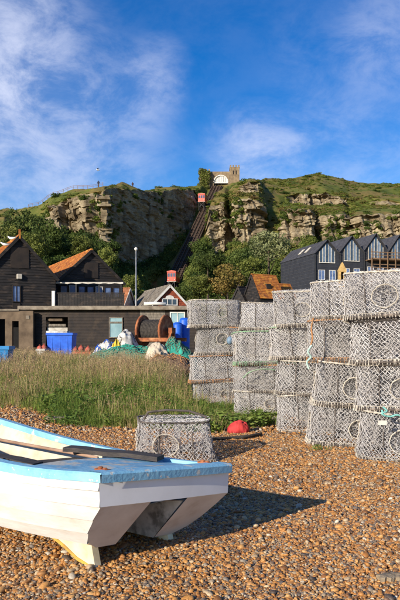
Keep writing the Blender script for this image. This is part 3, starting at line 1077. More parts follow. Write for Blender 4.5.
def roof_slope(mb, w, ze, zr, y0, y1, sx, ov=.18, courses=14, th=.06):
    """tile courses stepping down one slope; ridge at x=0"""
    L = math.hypot(w, zr - ze)
    dx, dz = sx * w / L, -(zr - ze) / L
    nx_, nz_ = sx * (zr - ze) / L, w / L
    tot = L + ov
    for c in range(courses):
        a, b_ = tot * c / courses, tot * (c + 1) / courses + .03
        la, lb = .05, .05 + th * .7
        P = lambda d, h: (dx * d + nx_ * h, dz * d + nz_ * h + zr)
        p0, p1, q0, q1 = P(a, la - .05), P(b_, la - .02), P(a, la + .01), P(b_, lb)
        mb.add([(p0[0], y0, p0[1]), (p1[0], y0, p1[1]), (q1[0], y0, q1[1]), (q0[0], y0, q0[1]),
                (p0[0], y1, p0[1]), (p1[0], y1, p1[1]), (q1[0], y1, q1[1]), (q0[0], y1, q0[1])],
               [(0, 1, 2, 3), (7, 6, 5, 4), (0, 4, 5, 1), (1, 5, 6, 2), (2, 6, 7, 3), (3, 7, 4, 0)])


def gable_house(name, label, cat, x, y, z, yaw, w, ze, zr, L, wall_m, roof_m, verge_m=None, group=None, ov=.15, z0=0.0):
    """front gable centred on (x,y); ridge runs back by L; z0..zr are heights above z"""
    root = empty(name, (x, y, z))
    M = frame(x, y, z, yaw)
    b_ = MB(M); gable_boards(b_, w, z0, ze, zr, 0)
    o = b_.build('front_wall', wall_m, root); tag(o, kind='stuff')
    for sx in (-1, 1):
        b_ = MB(M); side_boards(b_, sx * w, 0, L, z0, ze, sx)
        tag(b_.build('side_wall', wall_m, root), kind='stuff')
        b_ = MB(M); roof_slope(b_, w, ze, zr, -ov, L + .1, sx)
        tag(b_.build('roof_slope', roof_m, root), kind='stuff')
        b_ = MB(M)
        k = 1.07
        b_.bar((0, -ov - .03, zr + .0), (sx * w * k, -ov - .03, zr - (zr - ze) * k), .05, .17, up=(0, -1, 0) if False else (0, 0, 1))
        b_.build('bargeboard', verge_m or wall_m, root)
    b_ = MB(M); b_.tube([(0, -ov, zr + .07), (0, L + .1, zr + .07)], .09, 6); b_.build('ridge_tiles', roof_m, root)
    b_ = MB(M); b_.prism([(-w + .02, z0), (w - .02, z0), (w - .02, ze), (0, zr - .02), (-w + .02, ze)], L - .05, L)
    b_.build('back_wall', wall_m, root)
    tag(root, label, cat, group)
    return root, M


def window(parent, M, x0, x1, z0, z1, y, pane_m, frame_m, cols=2, rows=1, fw=.06):
    """proud frame, recessed pane, bars; pane is the part, frame its sub-part"""
    b_ = MB(M); b_.box(x0, x1, y - .012, y + .01, z0, z1)
    p = b_.build('window', pane_m, parent)
    b_ = MB(M)
    b_.box(x0 - fw, x0, y - .05, y + .01, z0 - fw, z1 + fw); b_.box(x1, x1 + fw, y - .05, y + .01, z0 - fw, z1 + fw)
    b_.box(x0, x1, y - .048, y + .01, z1, z1 + fw); b_.box(x0, x1, y - .06, y + .01, z0 - fw, z0)
    for i in range(1, cols):
        q = x0 + (x1 - x0) * i / cols
        b_.box(q - fw * .35, q + fw * .35, y - .04, y + .0, z0, z1)
    for i in range(1, rows):
        q = z0 + (z1 - z0) * i / rows
        b_.box(x0, x1, y - .036, y + .0, q - fw * .3, q + fw * .3)
    b_.build('frame', frame_m, p)
    return p


# ------------------------------------------------------------------ black net sheds on the left
YAW = R(26.7)
shed1, M1 = gable_house('net_shed', 'tall black boarded shed with orange verge at the left edge', 'shed', gx(19, 38), 38, 0, YAW, 2.14, 5.0, 7.32, 11,
                        tar, orange_tile, None, 'black boarded sheds on the left')
window(shed1, M1, -.36, .02, 3.55, 4.45, -.06, glass_blue, tar2, 2, 1, .05)
b_ = MB(M1); b_.box(-.38, .04, -.10, -.045, 2.95, 3.45); b_.build('door', tar2, shed1)
b_ = MB(M1); b_.box(-.16, .14, -.20, -.05, 4.85, 5.15); b_.build('lamp_box', off_white, shed1, bevel=.03)
b_ = MB(M1); b_.box(-.5, .55, -.085, -.04, 5.5, 6.7); b_.build('loft_door', tar2, shed1)
b_ = MB(M1); b_.bar((0, -.17, 7.2), (0, -.17, 7.75), .1, .1); b_.build('finial', orange_tile, shed1)
shed2, M2 = gable_house('net_shed', 'black boarded shed with broad orange tiled roof above the terrace', 'shed', gx(91, 42), 42, 0, YAW, 2.14, 5.07, 7.05, 11,
                        tar, orange_tile, None, 'black boarded sheds on the left', z0=2.6)
b_ = MB(M2); b_.box(-.45, .45, -.085, -.04, 5.3, 6.3); b_.build('loft_door', tar2, shed2)
for i in range(7):
    x0 = -2.0 + i * .58
    window(shed2, M2, x0, x0 + .4, 4.12, 4.72, -.06, glass_blue, off_white if i % 3 == 1 else tar2, 1, 1, .05)

# terrace awning and black screen on the low roof, in front of the second shed
aw = empty('terrace_awning', (gx(88, 39.6), 39.6, 3.1)); tag(aw, 'long thin white awning over the terrace of blue windows', 'awning')
b_ = MB(); rows_ = []
for j in range(25):
    t = j / 24
    px = 53 + 70 * t
    rows_.append([(gx(px, 39.2), 39.2 - .0, gz(283.6 + .5 * math.sin(j * 1.7), 39.2)), (gx(px, 39.2), 39.19, gz(282.2, 39.2)), (gx(px, 39.8), 40.7, gz(280.6, 39.8)),
                  (gx(px, 39.8), 40.71, gz(281.6, 39.8)), (gx(px, 39.2), 39.26, gz(283.2, 39.2))])
b_.grid(rows_); b_.build('canopy', off_white, aw)
for px in (54, 76, 99, 121):
    b_ = MB(); b_.bar((gx(px, 39.3), 39.3, 3.12), (gx(px, 39.3), 39.3, gz(282.6, 39.3)), .07, .07); b_.build('post', off_white if px == 54 else black_iron, aw)
scr = empty('terrace_screen', (gx(90, 38.4), 38.4, 3.1)); tag(scr, 'black boarded balustrade along the terrace on the flat roof', 'fence')
npl = 46
for i in range(npl):
    xa = gx(55 + (124.5 - 55) * i / npl, 38.4); xb = gx(55 + (124.5 - 55) * (i + 1) / npl, 38.4) - .012
    b_ = MB(); b_.box(xa, xb, 38.38 + random.uniform(-.008, .008), 38.42, 3.12, gz(294, 38.4) + random.uniform(-.012, .012)); b_.build('board', tar, scr)
b_ = MB(); b_.box(gx(54.6, 38.4), gx(124.8, 38.4), 38.34, 38.45, gz(294, 38.4) + .02, gz(294, 38.4) + .08); b_.build('rail', tar2, scr)
b_ = MB(); b_.box(gx(52, 38.3), gx(55, 38.3), 38.2, 38.4, 3.12, gz(291, 38.3)); tag(b_.build('white_post', white_paint), 'short white post at the left end of the terrace screen', 'post')

# low flat-roofed store
LD = 36.5
st = empty('flat_roofed_store', (gx(110, LD), LD, 0)); tag(st, 'long low dark store with flat roof and pale roof edge', 'building')
xl, xr = gx(33, LD), gx(197, LD)
ztop = gz(309, LD)


def wall_boards(xa, xb, za, zb, m, nm='wall', y=LD):
    b_ = MB()
    z = za
    while z < zb - .02:
        q = min(z + .17, zb)
        b_.add([(xa, y - .05, z), (xb, y - .05, z), (xb, y - .02, q), (xa, y - .02, q), (xa, y, z), (xb, y, z), (xb, y, q), (xa, y, q)],
               [(0, 1, 2, 3), (7, 6, 5, 4), (0, 4, 5, 1), (1, 5, 6, 2), (3, 2, 6, 7), (0, 3, 7, 4)])
        z = q
    return tag(b_.build(nm, m, st), kind='stuff')


op0, op1 = gx(46, LD), gx(68, LD)
wall_boards(xl, op0, 0, ztop, tar2); wall_boards(op1, gx(140, LD), 0, ztop, tar2)
wall_boards(op0, op1, gz(317, LD), ztop, tar2)
wall_boards(gx(140, LD), gx(165, LD), 0, ztop - .05, grey_wood); wall_boards(gx(165, LD), xr, 0, ztop, tar2)
b_ = MB(); b_.box(xl, xr, LD + 3.5, LD + 3.6, 0, ztop - .1); b_.build('back_wall', tar2, st)
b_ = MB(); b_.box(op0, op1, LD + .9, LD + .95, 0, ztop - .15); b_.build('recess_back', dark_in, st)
for k, (z0, z1, m) in enumerate(((gz(331, LD), gz(327.5, LD), off_white), (gz(326.5, LD), gz(324, LD), grey_wood), (gz(335, LD), gz(332, LD), off_white), (gz(321, LD), gz(318.6, LD), pier_brown))):
    b_ = MB(); b_.box(op0 + .05, op1 - .05 - .1 * k, LD + .1, LD + .6, z0, z1); b_.build('shelf', m, st)
b_ = MB(); b_.box(gx(19, LD), xr + .15, LD - .28, LD + 6.5, ztop + .003, ztop + .10); b_.build('roof', concrete, st)
b_ = MB(); b_.box(gx(19, LD), xr + .17, LD - .34, LD - .24, ztop - .06, ztop + .16); b_.build('roof_edge', concrete, st, bevel=.015)
IDM = Matrix()
window(st, IDM, gx(110, LD), gx(122, LD), gz(337, LD), gz(323.4, LD), LD - .06, glass_pale, grey_wood, 1, 1, .05)
window(st, IDM, gx(110, LD), gx(122, LD), gz(321.6, LD), gz(318, LD), LD - .06, glass_pale, grey_wood, 1, 1, .05)
window(st, IDM, gx(171, LD), gx(184, LD), gz(324, LD), gz(313, LD), LD - .06, glass_pale, white_paint, 2, 1, .06)
b_ = MB(); b_.tube([(gx(144, 36.3), 36.3, ztop + .28), (gx(154, 36.3), 36.32, ztop + .30), (gx(166, 36.3), 36.35, ztop + .27)], .1, 8)
tag(b_.build('sheeting_roll', white_paint, None, True), 'white roll of sheeting lying on the flat roof', 'roll')
pw = empty('rendered_yard_wall', (gx(10, 36.0), 36, 0)); tag(pw, 'brown stained rendered wall with two dark openings at the left edge', 'wall')
ZW = gz(311.5, 36)
for (a, c, z0, z1) in ((-40, -9, 0, ZW), (5, 12, 0, ZW), (18.6, 33, 0, ZW + .04), (-9, 5, gz(319, 36), ZW), (12, 18.6, gz(321, 36), ZW)):
    b_ = MB(); b_.box(gx(a, 36), gx(c, 36), 36, 36.25, z0, z1); b_.build('wall_panel', pier_brown, pw)
b_ = MB(); b_.box(gx(-40, 36), gx(19, 36), 35.92, 36.3, ZW + .045, ZW + .12); b_.build('coping', concrete, pw)
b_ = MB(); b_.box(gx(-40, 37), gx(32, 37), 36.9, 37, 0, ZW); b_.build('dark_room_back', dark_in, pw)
b_ = MB(); b_.box(gx(26, 36), gx(29.5, 36), 35.96, 36.0, gz(319, 36), gz(315.5, 36)); b_.build('notice_plate', concrete, pw)

# ------------------------------------------------------------------ brick gable house, small roof, lamp post
bh, MB1 = gable_house('brick_house', 'red tile-hung gable house with white window and grey roof', 'house', gx(169.5, 56), 56, 0, R(20), 1.55, 4.35, 5.95, 8, brick_red, grey_tile, white_paint, ov=.2)
window(bh, MB1, -.62, .62, 4.35, 4.8, -.07, glass, white_paint, 3, 1, .08)
b_ = MB(MB1)
b_.add([(-.4, -.1, 4.88), (.4, -.1, 4.88), (.3, -.1, 5.08), (0, -.1, 5.16), (-.3, -.1, 5.08), (-.4, -.06, 4.88), (.4, -.06, 4.88), (.3, -.06, 5.08), (0, -.06, 5.16), (-.3, -.06, 5.08)],
       [(0, 1, 2, 3, 4), (9, 8, 7, 6, 5), (0, 5, 6, 1), (1, 6, 7, 2), (2, 7, 8, 3), (3, 8, 9, 4), (4, 9, 5, 0)])
b_.build('window_head', white_paint, bh)
ph, _ = gable_house('cottage', 'small cottage with faded clay roof beside the lamp post', 'house', gx(131, 62), 60, 0, R(78), 1.9, 4.2, 6.0, 3.2, off_white, pink_tile)
lp = empty('lamp_post', (gx(136, 58), 58, 0)); tag(lp, 'tall grey lamp post behind the flat roof', 'lamp post')
b_ = MB(); b_.tube([(gx(136, 58), 58, 0), (gx(136, 58), 58, 1.2), (gx(136, 58), 58, gz(250, 58))], [.12, .095, .065], 10); b_.build('pole', steel_grey, lp, True)
b_ = MB(); b_.lathe([(.05, -.08), (.14, .02), (.16, .12), (.09, .22), (.02, .24)], 12, (gx(136, 58), 58, gz(250, 58))); b_.build('lamp_head', white_paint, lp, True)

# sheds with orange roofs in the middle
sA, MA = gable_house('net_shed', 'small black shed with lichen orange roof left of the grey boathouse', 'shed', gx(252, 66), 66, 0, R(-58), 1.35, 5.6, 7.9, 3.0, tar, orange_tile, None, 'orange roofed sheds in the middle', ov=.1)
sB, MBB = gable_house('net_shed', 'lower black shed with orange roof touching the boathouse wall', 'shed', gx(276, 68), 69, 0, R(-58), 1.1, 5.6, 7.2, 2.0, tar, orange_tile, None, 'orange roofed sheds in the middle', ov=.1)
sC, MC = gable_house('net_shed', 'low dark shed left of the orange roofed net shed', 'shed', gx(239, 66), 67, 0, R(-40), 1.2, 4.7, 6.7, 3.0, tar, tar2, None, 'orange roofed sheds in the middle', ov=.1)
b_ = MB(MA); b_.box(.45, .95, 1.2, 1.7, 6.5, 7.0); b_.build('dormer', tar2, sA)

# ------------------------------------------------------------------ grey boathouse terrace on the right
AY = R(15.7)
ax, ay = gx(314.5, 105), 105.0
Mp = frame(ax, ay, 0, AY)
W2 = 2.22
apt_z = [(15.3, 17.5), (15.7, 18.3), (16.1, 18.9), (16.0, 18.9), (16.0, 19.0)]
words = ['leftmost dark grey gabled boathouse with long blank side wall', 'second dark grey gabled boathouse with full glazed gable',
         'third dark grey gabled boathouse behind the timber balcony', 'fourth dark grey gabled boathouse near the right edge', 'fifth dark grey gabled boathouse cut by the right edge']
for i, (ze, zr) in enumerate(apt_z):
    x0 = i * 2 * W2
    cx_ = x0 + W2
    o_ = Mp @ Vector((cx_, 0, 0))
    root = empty('gabled_boathouse', o_); tag(root, words[i], 'house', 'row of dark grey boathouses')
    M = frame(o_.x, o_.y, 0, AY)
    w = W2 - .02
    b_ = MB(M); b_.prism([(-w, 0), (w, 0), (w, ze), (0, zr), (-w, ze)], 0, 14); b_.build('wall', slate, root)
    for sx in (-1, 1):
        b_ = MB(M); roof_slope(b_, w, ze, zr + .05, -.35, 14.3, sx, .05, 10, .06); tag(b_.build('roof_slope', slate_roof, root), kind='stuff')
    b_ = MB(M)
    zz_ = .6
    while zz_ < ze - .3:
        if i == 0: b_.box(-w - .03, -w - .002, .1, 13.9, zz_, zz_ + .05)
        b_.box(-w + .05, w - .05, -.018, -.002, zz_, zz_ + .04)
        zz_ += .55
    tag(b_.build('cladding_seams', slate_roof, root), kind='stuff')
    b_ = MB(M); b_.tube([(-w + .12, -.12, 0), (-w + .12, -.12, ze - .2)], .07, 8); b_.build('downpipe', black_iron, root)
    # glazed gable: panes between mullions
    hgt = (zr - ze)
    npan = 5
    for k in range(npan):
        xa = -w * .62 + k * (w * 1.24 / npan) + .04
        xb = -w * .62 + (k + 1) * (w * 1.24 / npan) - .04
        def top(q):
            return zr - .45 - abs(q) / w * hgt * 1.0
        poly = [(xa, ze - 1.3), (xb, ze - 1.3), (xb, top(xb))] + ([(0, top(0))] if xa < 0 < xb else []) + [(xa, top(xa))]
        b_ = MB(M); b_.prism(poly, -.05, -.02); b_.build('pane', glass_gable if k % 2 else glass, root)
    for k in range(npan + 1):
        q = -w * .62 + k * (w * 1.24 / npan)
        b_ = MB(M); b_.box(q - .035, q + .035, -.12, -.0, ze - 1.4, top(q)); b_.build('mullion', off_white, root)
    b_ = MB(M); b_.box(-w * .64, w * .64, -.14, 0, ze - 1.5, ze - 1.38); b_.build('sill', white_paint, root)
    for (zz, hh) in ((ze - 4.2, 1.5), (ze - 7.2, 1.5), (ze - 10.2, 1.5)):
        for xx in (-.95, .95):
            window(root, M, xx - .5, xx + .5, zz, zz + hh, -.03, glass_blue, white_paint, 2, 1, .07)
    if i == 0:
        for k in (4.0, 6.5):
            b_ = MB(M)
            t0, t1 = .35, .75
            f_ = lambda t: (-w * t, zr - hgt * t)
            a0, a1 = f_(t0), f_(t1)
            b_.add([(a0[0] - .1, k, a0[1] + .12), (a1[0] - .1, k, a1[1] + .12), (a1[0] - .1, k + .9, a1[1] + .12), (a0[0] - .1, k + .9, a0[1] + .12),
                    (a0[0] - .16, k, a0[1] + .18), (a1[0] - .16, k, a1[1] + .18), (a1[0] - .16, k + .9, a1[1] + .18), (a0[0] - .16, k + .9, a0[1] + .18)],
                   [(0, 3, 2, 1), (4, 5, 6, 7), (0, 1, 5, 4), (1, 2, 6, 5), (2, 3, 7, 6), (3, 0, 4, 7)])
            b_.build('skylight', off_white, root)
# timber balcony across the third and fourth fronts
bal = empty('timber_balcony', Mp @ Vector((11.5, -1.2, 0))); tag(bal, 'brown timber balcony frame in front of the right hand boathouses', 'balcony')
for zz in (12.6, 14.6):
    for k, (dz, h) in enumerate(((0, .22), (.55, .1), (1.05, .12))):
        b_ = MB(Mp); b_.bar((9.2, -1.8, zz + dz), (22.5, -1.8, zz + dz), .12, h); b_.build('rail', timber, bal)
    b_ = MB(Mp); b_.box(9.2, 22.5, -1.75, -.02, zz - .2, zz - .08); b_.build('deck', timber, bal)
for k in range(10):
    b_ = MB(Mp); b_.bar((9.3 + k * 1.45, -1.93, 0), (9.3 + k * 1.45, -1.93, 16.2 if k % 3 == 0 else 15.7), .13, .13); b_.build('post', timber, bal)
# small golden stone gable with an arched opening
sg = empty('stone_bell_gable', (gx(342.5, 60), 60, 0)); tag(sg, 'small golden stone gable with arched opening above the pots', 'chapel')
x0, x1 = gx(339, 60), gx(346.2, 60)
xm = (x0 + x1) / 2
b_ = MB(); b_.box(x0, x0 + .2, 60, 60.5, 0, 7.6); b_.build('pier', stone_pale, sg)
b_ = MB(); b_.box(x1 - .2, x1, 60, 60.5, 0, 7.6); b_.build('pier', stone_pale, sg)
b_ = MB(); b_.box(x0 + .2, x1 - .2, 60.02, 60.48, 0, 6.6); b_.build('panel', stone_pale, sg)
b_ = MB()
arc = [(xm + .14 * math.cos(t), 7.55 + .14 * math.sin(t)) for t in np.linspace(0, math.pi, 9)]
b_.prism([(x1, 7.6), (x1 + .03, 7.75), (xm, 8.5), (x0 - .03, 7.75), (x0, 7.6)], 59.97, 60.53)
b_.build('cap', stone_pale, sg)
b_ = MB(); b_.box(x0 + .2, x1 - .2, 60.35, 60.45, 6.6, 7.6); b_.build('dark_louvre', dark_in, sg)

# ------------------------------------------------------------------ cliff railway
tk = empty('cliff_railway_track', TR_A); tag(tk, 'pair of steep railway tracks climbing the gully to the hilltop station', 'railway')
S0, S1 = -20.0, TR_LEN + 4.5
b_ = MB()
rows_ = []
for q in (-1.95, 1.95):
    rows_.append([track_pt(S0 + (S1 - S0) * k / 20, q, -.35) for k in range(21)])
b_.grid(rows_)
rows_ = [[track_pt(S0 + (S1 - S0) * k / 20, q, -.36 - .5 * (q * q > 11)) for k in range(21)] for q in (-3.6, 3.6)]
b_.build('track_bed', ballast, tk)
LAT = 1.0
for c in (-LAT, LAT):
    for g in (-.5, .5):
        b_ = MB(); b_.bar(track_pt(S0, c + g, -.02), track_pt(S1, c + g, -.02), .16, .22); b_.build('rail', rail_mat, tk)
b_ = MB()
for k in range(80):
    s_ = S0 + (S1 - S0) * k / 80
    for c in (-LAT, LAT):
        b_.bar(track_pt(s_, c - .8, -.2), track_pt(s_, c + .8, -.2), .3, .16)
tag(b_.build('sleepers', sleeper_m, tk), kind='stuff')
for side in (2.1,):
    b_ = MB(); b_.bar(track_pt(8, side, -.3), track_pt(S1 - 6, side, -.3), .3, .6); b_.build('side_wall', ballast, tk)


def rail_car(s, lat_, label):
    base_ = track_pt(s, lat_, .12)
    yaw = math.atan2(-TR_U.x, TR_U.y)
    root = empty('railway_car', base_); tag(root, label, 'railway car', 'cliff railway cars')
    M = Matrix.Translation(base_) @ Matrix.Rotation(yaw, 4, 'Z')
    k = TR_SLOPE
    Lc = 3.9
    # wedge undercarriage: level platform over the sloping track, front towards the beach (-y)
    b_ = MB(M)
    b_.bar((-.75, -Lc / 2, -k * Lc / 2 + .3), (-.75, Lc / 2, k * Lc / 2 + .3), .15, .3)
    b_.bar((.75, -Lc / 2, -k * Lc / 2 + .3), (.75, Lc / 2, k * Lc / 2 + .3), .15, .3)
    zt = k * Lc / 2 + .45
    for x in (-.8, .8):
        b_.bar((x, -Lc / 2, -k * Lc / 2 + .3), (x, -Lc / 2, zt), .14, .14)
        b_.bar((x, -Lc / 2, zt - .1), (x, Lc / 2, zt - .1), .14, .18)
        b_.bar((x, 0, .3), (x, 0, zt), .12, .12)
    b_.bar((-.8, -Lc / 2, 0), (.8, -Lc / 2, zt), .1, .1); b_.bar((.8, -Lc / 2, 0), (-.8, -Lc / 2, zt), .1, .1)
    b_.build('undercarriage', black_iron, root)
    for x in (-.78, .78):
        for y in (-1.4, 1.4):
            b_ = MB(M); b_.lathe([(.26, -.07), (.28, 0), (.26, .07)], 12, (x, y, k * y + .22), 'x'); b_.build('wheel', black_iron, root)
    b_ = MB(M); b_.box(-1.12, 1.12, -Lc / 2 - .12, Lc / 2 + .1, zt, zt + .1); b_.build('platform', off_white, root)
    b_ = MB(M); b_.box(-1.1, 1.1, -Lc / 2, Lc / 2, zt + .1, zt + 2.35); b_.build('body', car_red, root, bevel=.08)
    b_ = MB(M)
    b_.prism([(-1.2, zt + 2.35), (1.2, zt + 2.35), (1.0, zt + 2.6), (0, zt + 2.75), (-1.0, zt + 2.6)], -Lc / 2 - .12, Lc / 2 + .12)
    b_.build('roof', car_red, root)
    for x in (-.70, 0, .70):
        b_ = MB(M); b_.box(x - .27, x + .27, -Lc / 2 - .03, -Lc / 2 + .01, zt + 1.2, zt + 2.05); b_.build('window', glass, root)
    for sx in (-1, 1):
        for y in (-1.2, 0, 1.2):
            b_ = MB(M)
            xa, xb = sorted((sx * 1.09, sx * 1.13))
            b_.box(xa, xb, y - .45, y + .45, zt + 1.2, zt + 2.05); b_.build('window', glass, root)
    for x in (-.8, .8):
        b_ = MB(M); b_.lathe([(.14, -.04), (.14, .04)], 10, (x, -Lc / 2 - .03, zt + .55), 'y'); b_.build('headlamp', off_white, root)
    return root


s_low = (165.0 - TR_A.y) / TR_U.y
rail_car(s_low - 5.5, LAT + .4, 'red railway car low on the cliff track among trees')
s_up = (203.5 - TR_A.y) / TR_U.y
rail_car(s_up, -LAT, 'red railway car high on the cliff track below the station')

# ------------------------------------------------------------------ station with two battlemented towers
DS = 222.0
stn = empty('hilltop_station', (gx(219, DS), DS, gz(186, DS))); tag(stn, 'stone hilltop station with two battlemented towers and white arch', 'station')


def tower(pxa, pxb, py_top, py_base, D, depth, m):
    xa, xb = gx(pxa, D), gx(pxb, D)
    zt, zb = gz(py_top, D), gz(py_base, D)
    b_ = MB(); b_.box(xa, xb, D, D + depth, zb, zt - .75); t = b_.build('tower', m, stn)
    b_ = MB(); b_.box(xa - .12, xb + .12, D - .12, D + depth + .12, zt - .95, zt - .72); b_.build('string_course', m, t)
    b_ = MB()
    nme = 4
    wd = (xb - xa) / (2 * nme - 1)
    for i in range(nme):
        b_.box(xa + 2 * i * wd, xa + (2 * i + 1) * wd, D - .02, D + .4, zt - .72, zt)
        b_.box(xa + 2 * i * wd, xa + (2 * i + 1) * wd, D + depth - .4, D + depth + .02, zt - .72, zt)
    wdy = depth / (2 * nme - 1)
    for i in range(nme):
        b_.box(xa - .02, xa + .38, D + 2 * i * wdy + .5, D + 2 * i * wdy + wdy + .3, zt - .72, zt - .003)
        b_.box(xb - .38, xb + .02, D + 2 * i * wdy + .5, D + 2 * i * wdy + wdy + .3, zt - .72, zt - .003)
    b_.build('battlement', m, t)
    for q in (.35, .65):
        x = xa + (xb - xa) * q
        b_ = MB(); b_.box(x - .16, x + .16, D - .03, D + .03, zt - 3.2, zt - 1.9); b_.build('slit_window', dark_in, t)
    return t


tower(199.5, 210, 169.0, 193, DS - 1, 4.0, stone)
tower(230, 239.5, 165.0, 184, DS, 4.0, stone)
xa, xb = gx(210, DS) + .02, gx(230, DS) - .02
xc = gx(221, DS)
za = gz(184.5, DS)
rad = (gx(228.0, DS) - gx(214, DS)) / 2
# front wall with arched opening: ring of stone, then the white boarded tympanum
arc = [(xc + rad * math.cos(t), za + .8 + (rad * .98) * math.sin(t)) for t in np.linspace(math.pi, 0, 17)]
zt = gz(171.5, DS)
b_ = MB()
for i in range(16):
    (x0, z0), (x1, z1) = arc[i], arc[i + 1]
    b_.add([(x0, DS, z0), (x1, DS, z1), (x1, DS, zt), (x0, DS, zt), (x0, DS + .8, z0), (x1, DS + .8, z1), (x1, DS + .8, zt), (x0, DS + .8, zt)],
           [(0, 1, 2, 3), (7, 6, 5, 4), (0, 4, 5, 1), (3, 2, 6, 7)])
b_.box(xa, xc - rad, DS, DS + .8, za - 3, zt); b_.box(xc + rad, xb, DS, DS + .8, za - 3, zt)
b_.build('front_wall', stone, stn)
b_ = MB()
b_.add([(xc, DS + .3, za + .8)] + [(x, DS + .3, z) for x, z in arc], [(0, i + 1, i + 2) for i in range(16)])
b_.build('white_tympanum', white_paint, stn)
b_ = MB()
arc2 = [Vector((xc + rad * 1.0 * math.cos(t), DS + .1, za + .8 + rad * .98 * math.sin(t))) for t in np.linspace(math.pi, 0, 17)]
b_.tube(arc2, .22, 6); b_.build('arch_rim', white_paint, stn)
for k in range(-2, 3):
    b_ = MB(); b_.bar((xc + k * .75, DS + .22, za + .8), (xc + k * .75, DS + .22, za + .8 + math.sqrt(max(.1, (rad * .95) ** 2 - (k * .75) ** 2))), .12, .1); b_.build('mullion', off_white, stn)
b_ = MB(); b_.box(xc - rad, xc + rad, DS + .05, DS + .3, za + .45, za + .8); b_.build('lintel', white_paint, stn)
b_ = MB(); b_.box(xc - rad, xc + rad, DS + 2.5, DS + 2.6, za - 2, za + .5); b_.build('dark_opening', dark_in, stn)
b_ = MB(); b_.box(xa, xb, DS + .82, DS + 4, zt - .5, zt - .3); b_.build('roof', slate_roof, stn)
# ivy over the left tower
V, F, TT = leaf_cloud(frng, [(gx(x, DS - 1), DS - 1.1, gz(y, DS)) for x, y in ((201, 174), (203, 176), (201, 179), (204, 180), (206, 177), (202, 183), (205, 185), (200, 186), (207, 188), (207, 183), (208.6, 179), (201, 171.5), (204, 172), (208, 174))], [1.05] * 14, 300, .2)
off = world_off(stn)
iv = link('ivy', leaf_mesh('ivy', V - np.array(off), F, TT, leaf_mid), stn); tag(iv, kind='stuff')

# fence along the top of the left headland
def fence_line(pts, label, hgt=1.2):
    root = empty('cliff_top_fence', pts[0]); tag(root, label, 'fence')
    for p in pts:
        b_ = MB(); b_.bar(p - Vector((0, 0, .4)), p + Vector((0, 0, hgt)), .08, .08); b_.build('post', timber, root)
    for h in (.55, hgt - .05):
        for p, q in zip(pts[:-1], pts[1:]):
            b_ = MB(); b_.bar(p + Vector((0, 0, h)), q + Vector((0, 0, h)), .05, .06); b_.build('rail', timber, root)


def skyline_pt(px, back=0.0):
    j = int(np.argmin(np.abs(pxs - px)))
    r = sum(SEG[:6]) - 10
    i = r + int(np.argmin(HOR - FPX * (TZ[r:sum(SEG[:6]) + 3, j] - CAM_H) / TY[r:sum(SEG[:6]) + 3, j]))
    return Vector((TX[i, j], TY[i, j], TZ[i, j]))


fence_line([skyline_pt(p) for p in range(28, 104, 5)], 'timber fence along the top of the left headland', .95)

# tiny walkers on the headland and hilltop
coat = [mat('walker_coat_%d' % i, c, rough=.9) for i, c in enumerate((S(50, 54, 70), S(70, 46, 44)))]


def walker(px, i, label):
    p = skyline_pt(px)
    root = empty('person', p); tag(root, label, 'person', 'walkers on the skyline')
    me = bpy.data.meshes.new('body')
    vv = [(0, 0, .95), (0, 0, 1.2), (0, 0, 1.42), (0, 0, 1.55), (0, 0, 1.68), (-.1, 0, .9), (-.11, .06, .5), (-.11, -.02, .05), (.1, 0, .9), (.11, -.08, .5), (.11, .04, .05),
          (-.2, 0, 1.4), (-.26, 0, 1.12), (-.25, -.1, .88), (.2, 0, 1.4), (.26, 0, 1.12), (.25, .08, .88)]
    ee = [(0, 1), (1, 2), (2, 3), (3, 4), (0, 5), (5, 6), (6, 7), (0, 8), (8, 9), (9, 10), (2, 11), (11, 12), (12, 13), (2, 14), (14, 15), (15, 16)]
    me.from_pydata(vv, ee, [])
    o = link('body', me, root)
    sk = o.modifiers.new('skin', 'SKIN')
    rr = [.16, .17, .15, .06, .11, .1, .08, .06, .1, .08, .06, .07, .055, .045, .07, .055, .045]
    for v_, r_ in zip(me.skin_vertices[0].data, rr):
        v_.radius = (r_, r_)
    me.skin_vertices[0].data[0].use_root = True
    o.modifiers.new('sub', 'SUBSURF').levels = 1
    me.materials.append(coat[i])


walker(98, 0, 'tiny walker on the left headland skyline near the lit cliff edge')
walker(133, 1, 'tiny walker on the skyline above the shadowed cliff')

# ------------------------------------------------------------------ lobster pots
twine = mat('bleached_twine', S(222, 217, 212), S(188, 181, 175), rough=.9, scale=5, rand=.18, spec=.1, col3=S(156, 146, 136), scale3=3, lo3=.56, hi3=.78)
twine_in = mat('inner_twine', S(212, 207, 202), S(174, 167, 161), rough=.9, scale=6, rand=.15, spec=.1)
rope_pale = mat('pale_rope', S(206, 196, 178), S(150, 138, 122), rough=.95, scale=14, rand=.15, bump=.5, bscale=60)
rope_orange = mat('orange_rope', S(182, 126, 78), S(150, 116, 84), rough=.95, scale=14, bump=.5, bscale=60)
rope_green = mat('green_rope', S(120, 162, 120), S(150, 160, 136), rough=.95, scale=10, bump=.5, bscale=60)
rope_teal = mat('turquoise_rope', S(132, 196, 182), S(110, 164, 156), rough=.9, scale=14, bump=.5, bscale=60)
rope_rag = mat('pale_green_rope', S(186, 206, 192), S(150, 176, 164), rough=.9, scale=14, bump=.5, bscale=60)
rope_dark = mat('tarred_rope', S(74, 66, 58), S(48, 44, 40), rough=.95, scale=14, bump=.5, bscale=60)
base_dark = mat('pot_base_rubber', S(92, 82, 74), S(60, 54, 49), rough=.9, scale=8, col3=S(140, 126, 112), scale3=9, lo3=.52, hi3=.66)
hoop_m = mat('pot_hoop', S(98, 88, 80), S(62, 56, 51), rough=.9, scale=9, rand=.2)


